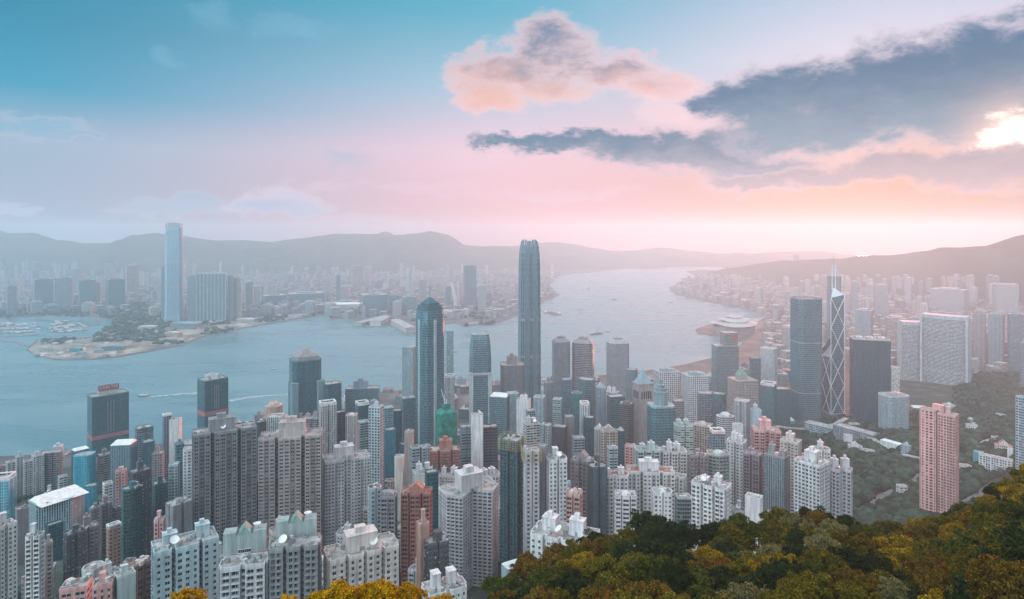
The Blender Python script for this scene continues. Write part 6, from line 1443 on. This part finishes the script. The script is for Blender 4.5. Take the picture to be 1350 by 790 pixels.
boat(724, 413, 60, .1, 'barge', 'left of two crane barges just right of the tallest tower'); boat(732, 415, 66, 2.8, 'barge', 'right of two crane barges just right of the tallest tower')
boat(884, 399, 34, .2, 'boat', 'small vessel off the eastern point'); boat(914, 392, 40, .1, 'boat', 'small vessel close under the eastern shore'); boat(943, 403, 34, .4, 'boat', 'small vessel left of the winged hall'); boat(765, 408.5, 30, .1, 'boat', 'tiny vessel midway up the harbour'); boat(801, 437.5, 26, .2, 'boat', 'tiny vessel right of the lower crane barge')
boat(601, 464, 20, .5, 'boat', 'tiny vessel between the needle mast tower and the spiked shoulder tower'); boat(700, 402, 40, .1, 'boat', 'vessel hidden partly by the tallest tower')
rb = random.Random(3); nb = 0
for k in range(400):
    if nb >= 85: break
    px, y = (rb.uniform(-8, 51), rb.uniform(426, 440)) if k % 2 else (rb.uniform(70, 114), rb.uniform(424, 438)); nb += 1
    left = px < 60
    boat(px, y, rb.uniform(22, 40), rb.uniform(-.3, .3), rb.choice(('barge', 'boat', 'boat')), 'work boat moored in the left raft of the boat shelter' if left else 'work boat moored in the right raft of the boat shelter', 'boats of the left raft in the shelter' if left else 'boats of the right raft in the shelter')
def strip(name, pts, w0, w1, z, mat, thick=0):
    P = [Vector((*sea(*p), 0)) for p in pts]; n = len(P); v = []
    for i, p in enumerate(P):
        d = (P[min(i+1, n-1)]-P[max(i-1, 0)]).normalized(); nn = Vector((-d.y, d.x, 0)); w = w0+(w1-w0)*i/(n-1); v += [p+nn*w+Vector((0, 0, z)), p-nn*w+Vector((0, 0, z))]
    f = [(2*i, 2*i+1, 2*i+3, 2*i+2) for i in range(n-1)]
    if thick:
        m0 = len(v); v += [q-Vector((0, 0, thick)) for q in v]; f += [(2*i, 2*i+2, m0+2*i+2, m0+2*i) for i in range(n-1)]+[(2*i+3, 2*i+1, m0+2*i+1, m0+2*i+3) for i in range(n-1)]
    me = mesh(name, v, f, [mat]); 
    return obj(name, me)
def wake_mat():
    m_ = bpy.data.materials.new('broken_foam'); m_.use_nodes = True; t = NT(m_.node_tree); b = t.n['Principled BSDF']; co = t.new('ShaderNodeTexCoord').outputs['Object']
    n, _ = t.noise(t.v('MULTIPLY', co, (.6, 1.5, 1)), .12, 5, .7); b.inputs['Base Color'].default_value = (.7, .74, .76, 1); b.inputs['Roughness'].default_value = .9
    t.l.new(t.ss(n, .4, .62, 0, .8), b.inputs['Alpha']); return m_
WK = wake_mat()
tag(strip('wake', [(193, 523), (205, 522.6), (225, 520.8), (245, 519), (270, 518)], 3, 10, .06, WK), 'white foam wake behind the ferry', 'wake', kind='stuff')
tag(strip('wake', [(300, 529), (325, 524.5), (350, 522), (380, 520), (400, 519)], 9, 5, .07, WK), 'white foam wake left of the hipped roof tower', 'wake', kind='stuff')
tag(strip('wake', [(330, 436), (360, 430.5), (390, 426), (405, 424)], 4, 9, .06, WK), 'pale wake along the far quay', 'wake', kind='stuff')
for pts, lab in (([(-30, 450), (0, 450.5), (18, 451), (32, 455), (44, 458)], 'curved stone breakwater nearest at the boat shelter mouth'), ([(-30, 444), (0, 444), (30, 443.5), (52, 441.5)], 'straight stone breakwater behind the curved one')):
    tag(strip('breakwater', pts, 7, 7, 2.6, SEAWALL, 4), lab, 'breakwater')
def pier(px0, y0, px1, y1, w, h, label, col):
    a, b = Vector((*sea(px0, y0), 0)), Vector((*sea(px1, y1), 0)); d = b-a; r = link(bpy.data.objects.new('pier', None)); r.location = (*a.xy, 0); r.rotation_euler.z = math.atan2(d.y, d.x); L = d.length
    obj('deck', MB().box(0, L, -w*.6, w*.6, -2, 2.4).me('deck', [SEAWALL]), r); obj('shed', MB().box(L*.05, L*.94, -w*.42, w*.42, 2.42, h).me('shed', [MAT['B']]), r, col); obj('roof', gable_mesh('roof', w*.95, L*.92, h*.18, ROOF, WALL), r, (.5, .5, .5), (L*.5, 0, h+.02)).rotation_euler.z = PI/2; tag(r, label, 'pier')
pier(470, 430.5, 508, 421, 46, 16, 'low dark pier shed at left of the far quay', (.3, .36, .38)); pier(494, 431, 508, 423, 60, 24, 'white cruise terminal pier with pale roof', (.5, .5, .5)); pier(543, 440, 520, 427, 52, 22, 'pier with white terminal building nearest on the far shore', (.42, .44, .44)); pier(612, 430, 640, 427, 26, 10, 'short landing pier below the grey monolith tower', (.4, .4, .4))
# sheds, site huts and lawns on the reclaimed point
rg = random.Random(12); nsh = 0
SH = [(100, 468, 34, 20, 20, (.08, .32, .36), 'teal roofed pavilion by the tip of the reclaimed point', 'pavilion'), (150, 463, 70, 26, 14, (.10, .24, .27), 'long dark teal shed on the reclaimed point', 'shed'), (195, 436, 70, 30, 16, (.66, .62, .58), 'pale domed ventilation building on the reclaimed point', 'building'), (228, 445, 60, 26, 18, (.62, .5, .4), 'warm lit building cluster near the foot of the tall lone tower', 'building'), (245, 434, 120, 50, 24, (.2, .34, .36), 'dark glassy station hall right of the tall lone tower', 'hall'), (325, 424, 90, 50, 10, (.6, .58, .56), 'white tent like roof right of the teal apartment wall', 'hall')]
for (px, y, L, W_, hh, c, lab, cat) in SH:
    X, Y = sea(px, y); r = link(bpy.data.objects.new(cat, None)); r.location = (X, Y, 3.3); r.rotation_euler.z = rg.uniform(-.2, .3); tag(r, lab, cat)
    obj('wall', wall_mesh('wall', footprint('box', L, W_), 0, hh, 'B', 4.5), r, c); obj('roof', gable_mesh('roof', L*1.04, W_*1.06, hh*.22, WALL, WALL), r, tuple(min(.75, v*1.25) for v in c), (0, 0, hh+.05))
for k in range(900):
    if nsh >= 110: break
    px, y = rg.uniform(45, 420), rg.uniform(416, 474); X, Y = sea(px, y)
    if not inpoly(X, Y, rec): continue
    hh = rg.uniform(4, 9); w, d = rg.uniform(8, 32), rg.uniform(6, 18); c = rg.choice(((.62, .6, .57), (.5, .42, .36), (.3, .38, .4), (.7, .68, .66), (.45, .3, .24)))
    o = obj('site_hut', gable_mesh('site_hut', w, d, hh*.2, WALL, WALL), None, c, (X, Y, 3.3+hh), rg.uniform(-.4, .6)); me = o.data
    mb = MB(); mb.box(-w/2, w/2, -d/2, d/2, 0, hh); mb.add([(-w/2, -d/2, hh), (w/2, -d/2, hh), (w/2, d/2, hh), (-w/2, d/2, hh), (0, -d/2, hh*1.25), (0, d/2, hh*1.25)], [(0, 4, 5, 3), (1, 2, 5, 4), (0, 1, 4), (2, 3, 5)]); o.data = mb.me('site_hut', [WALL]); o.location.z = 3.3
    cn = {.62: 'pale', .5: 'tan', .3: 'blue grey', .7: 'white', .45: 'rusty'}[c[0]]; zn = 'near the tip' if px < 150 else 'in the middle' if px < 290 else 'at the narrow end'
    tag(o, f'small {cn} site hut {zn} of the reclaimed point', 'hut', f'{cn} huts {zn} of the reclaimed point'); nsh += 1
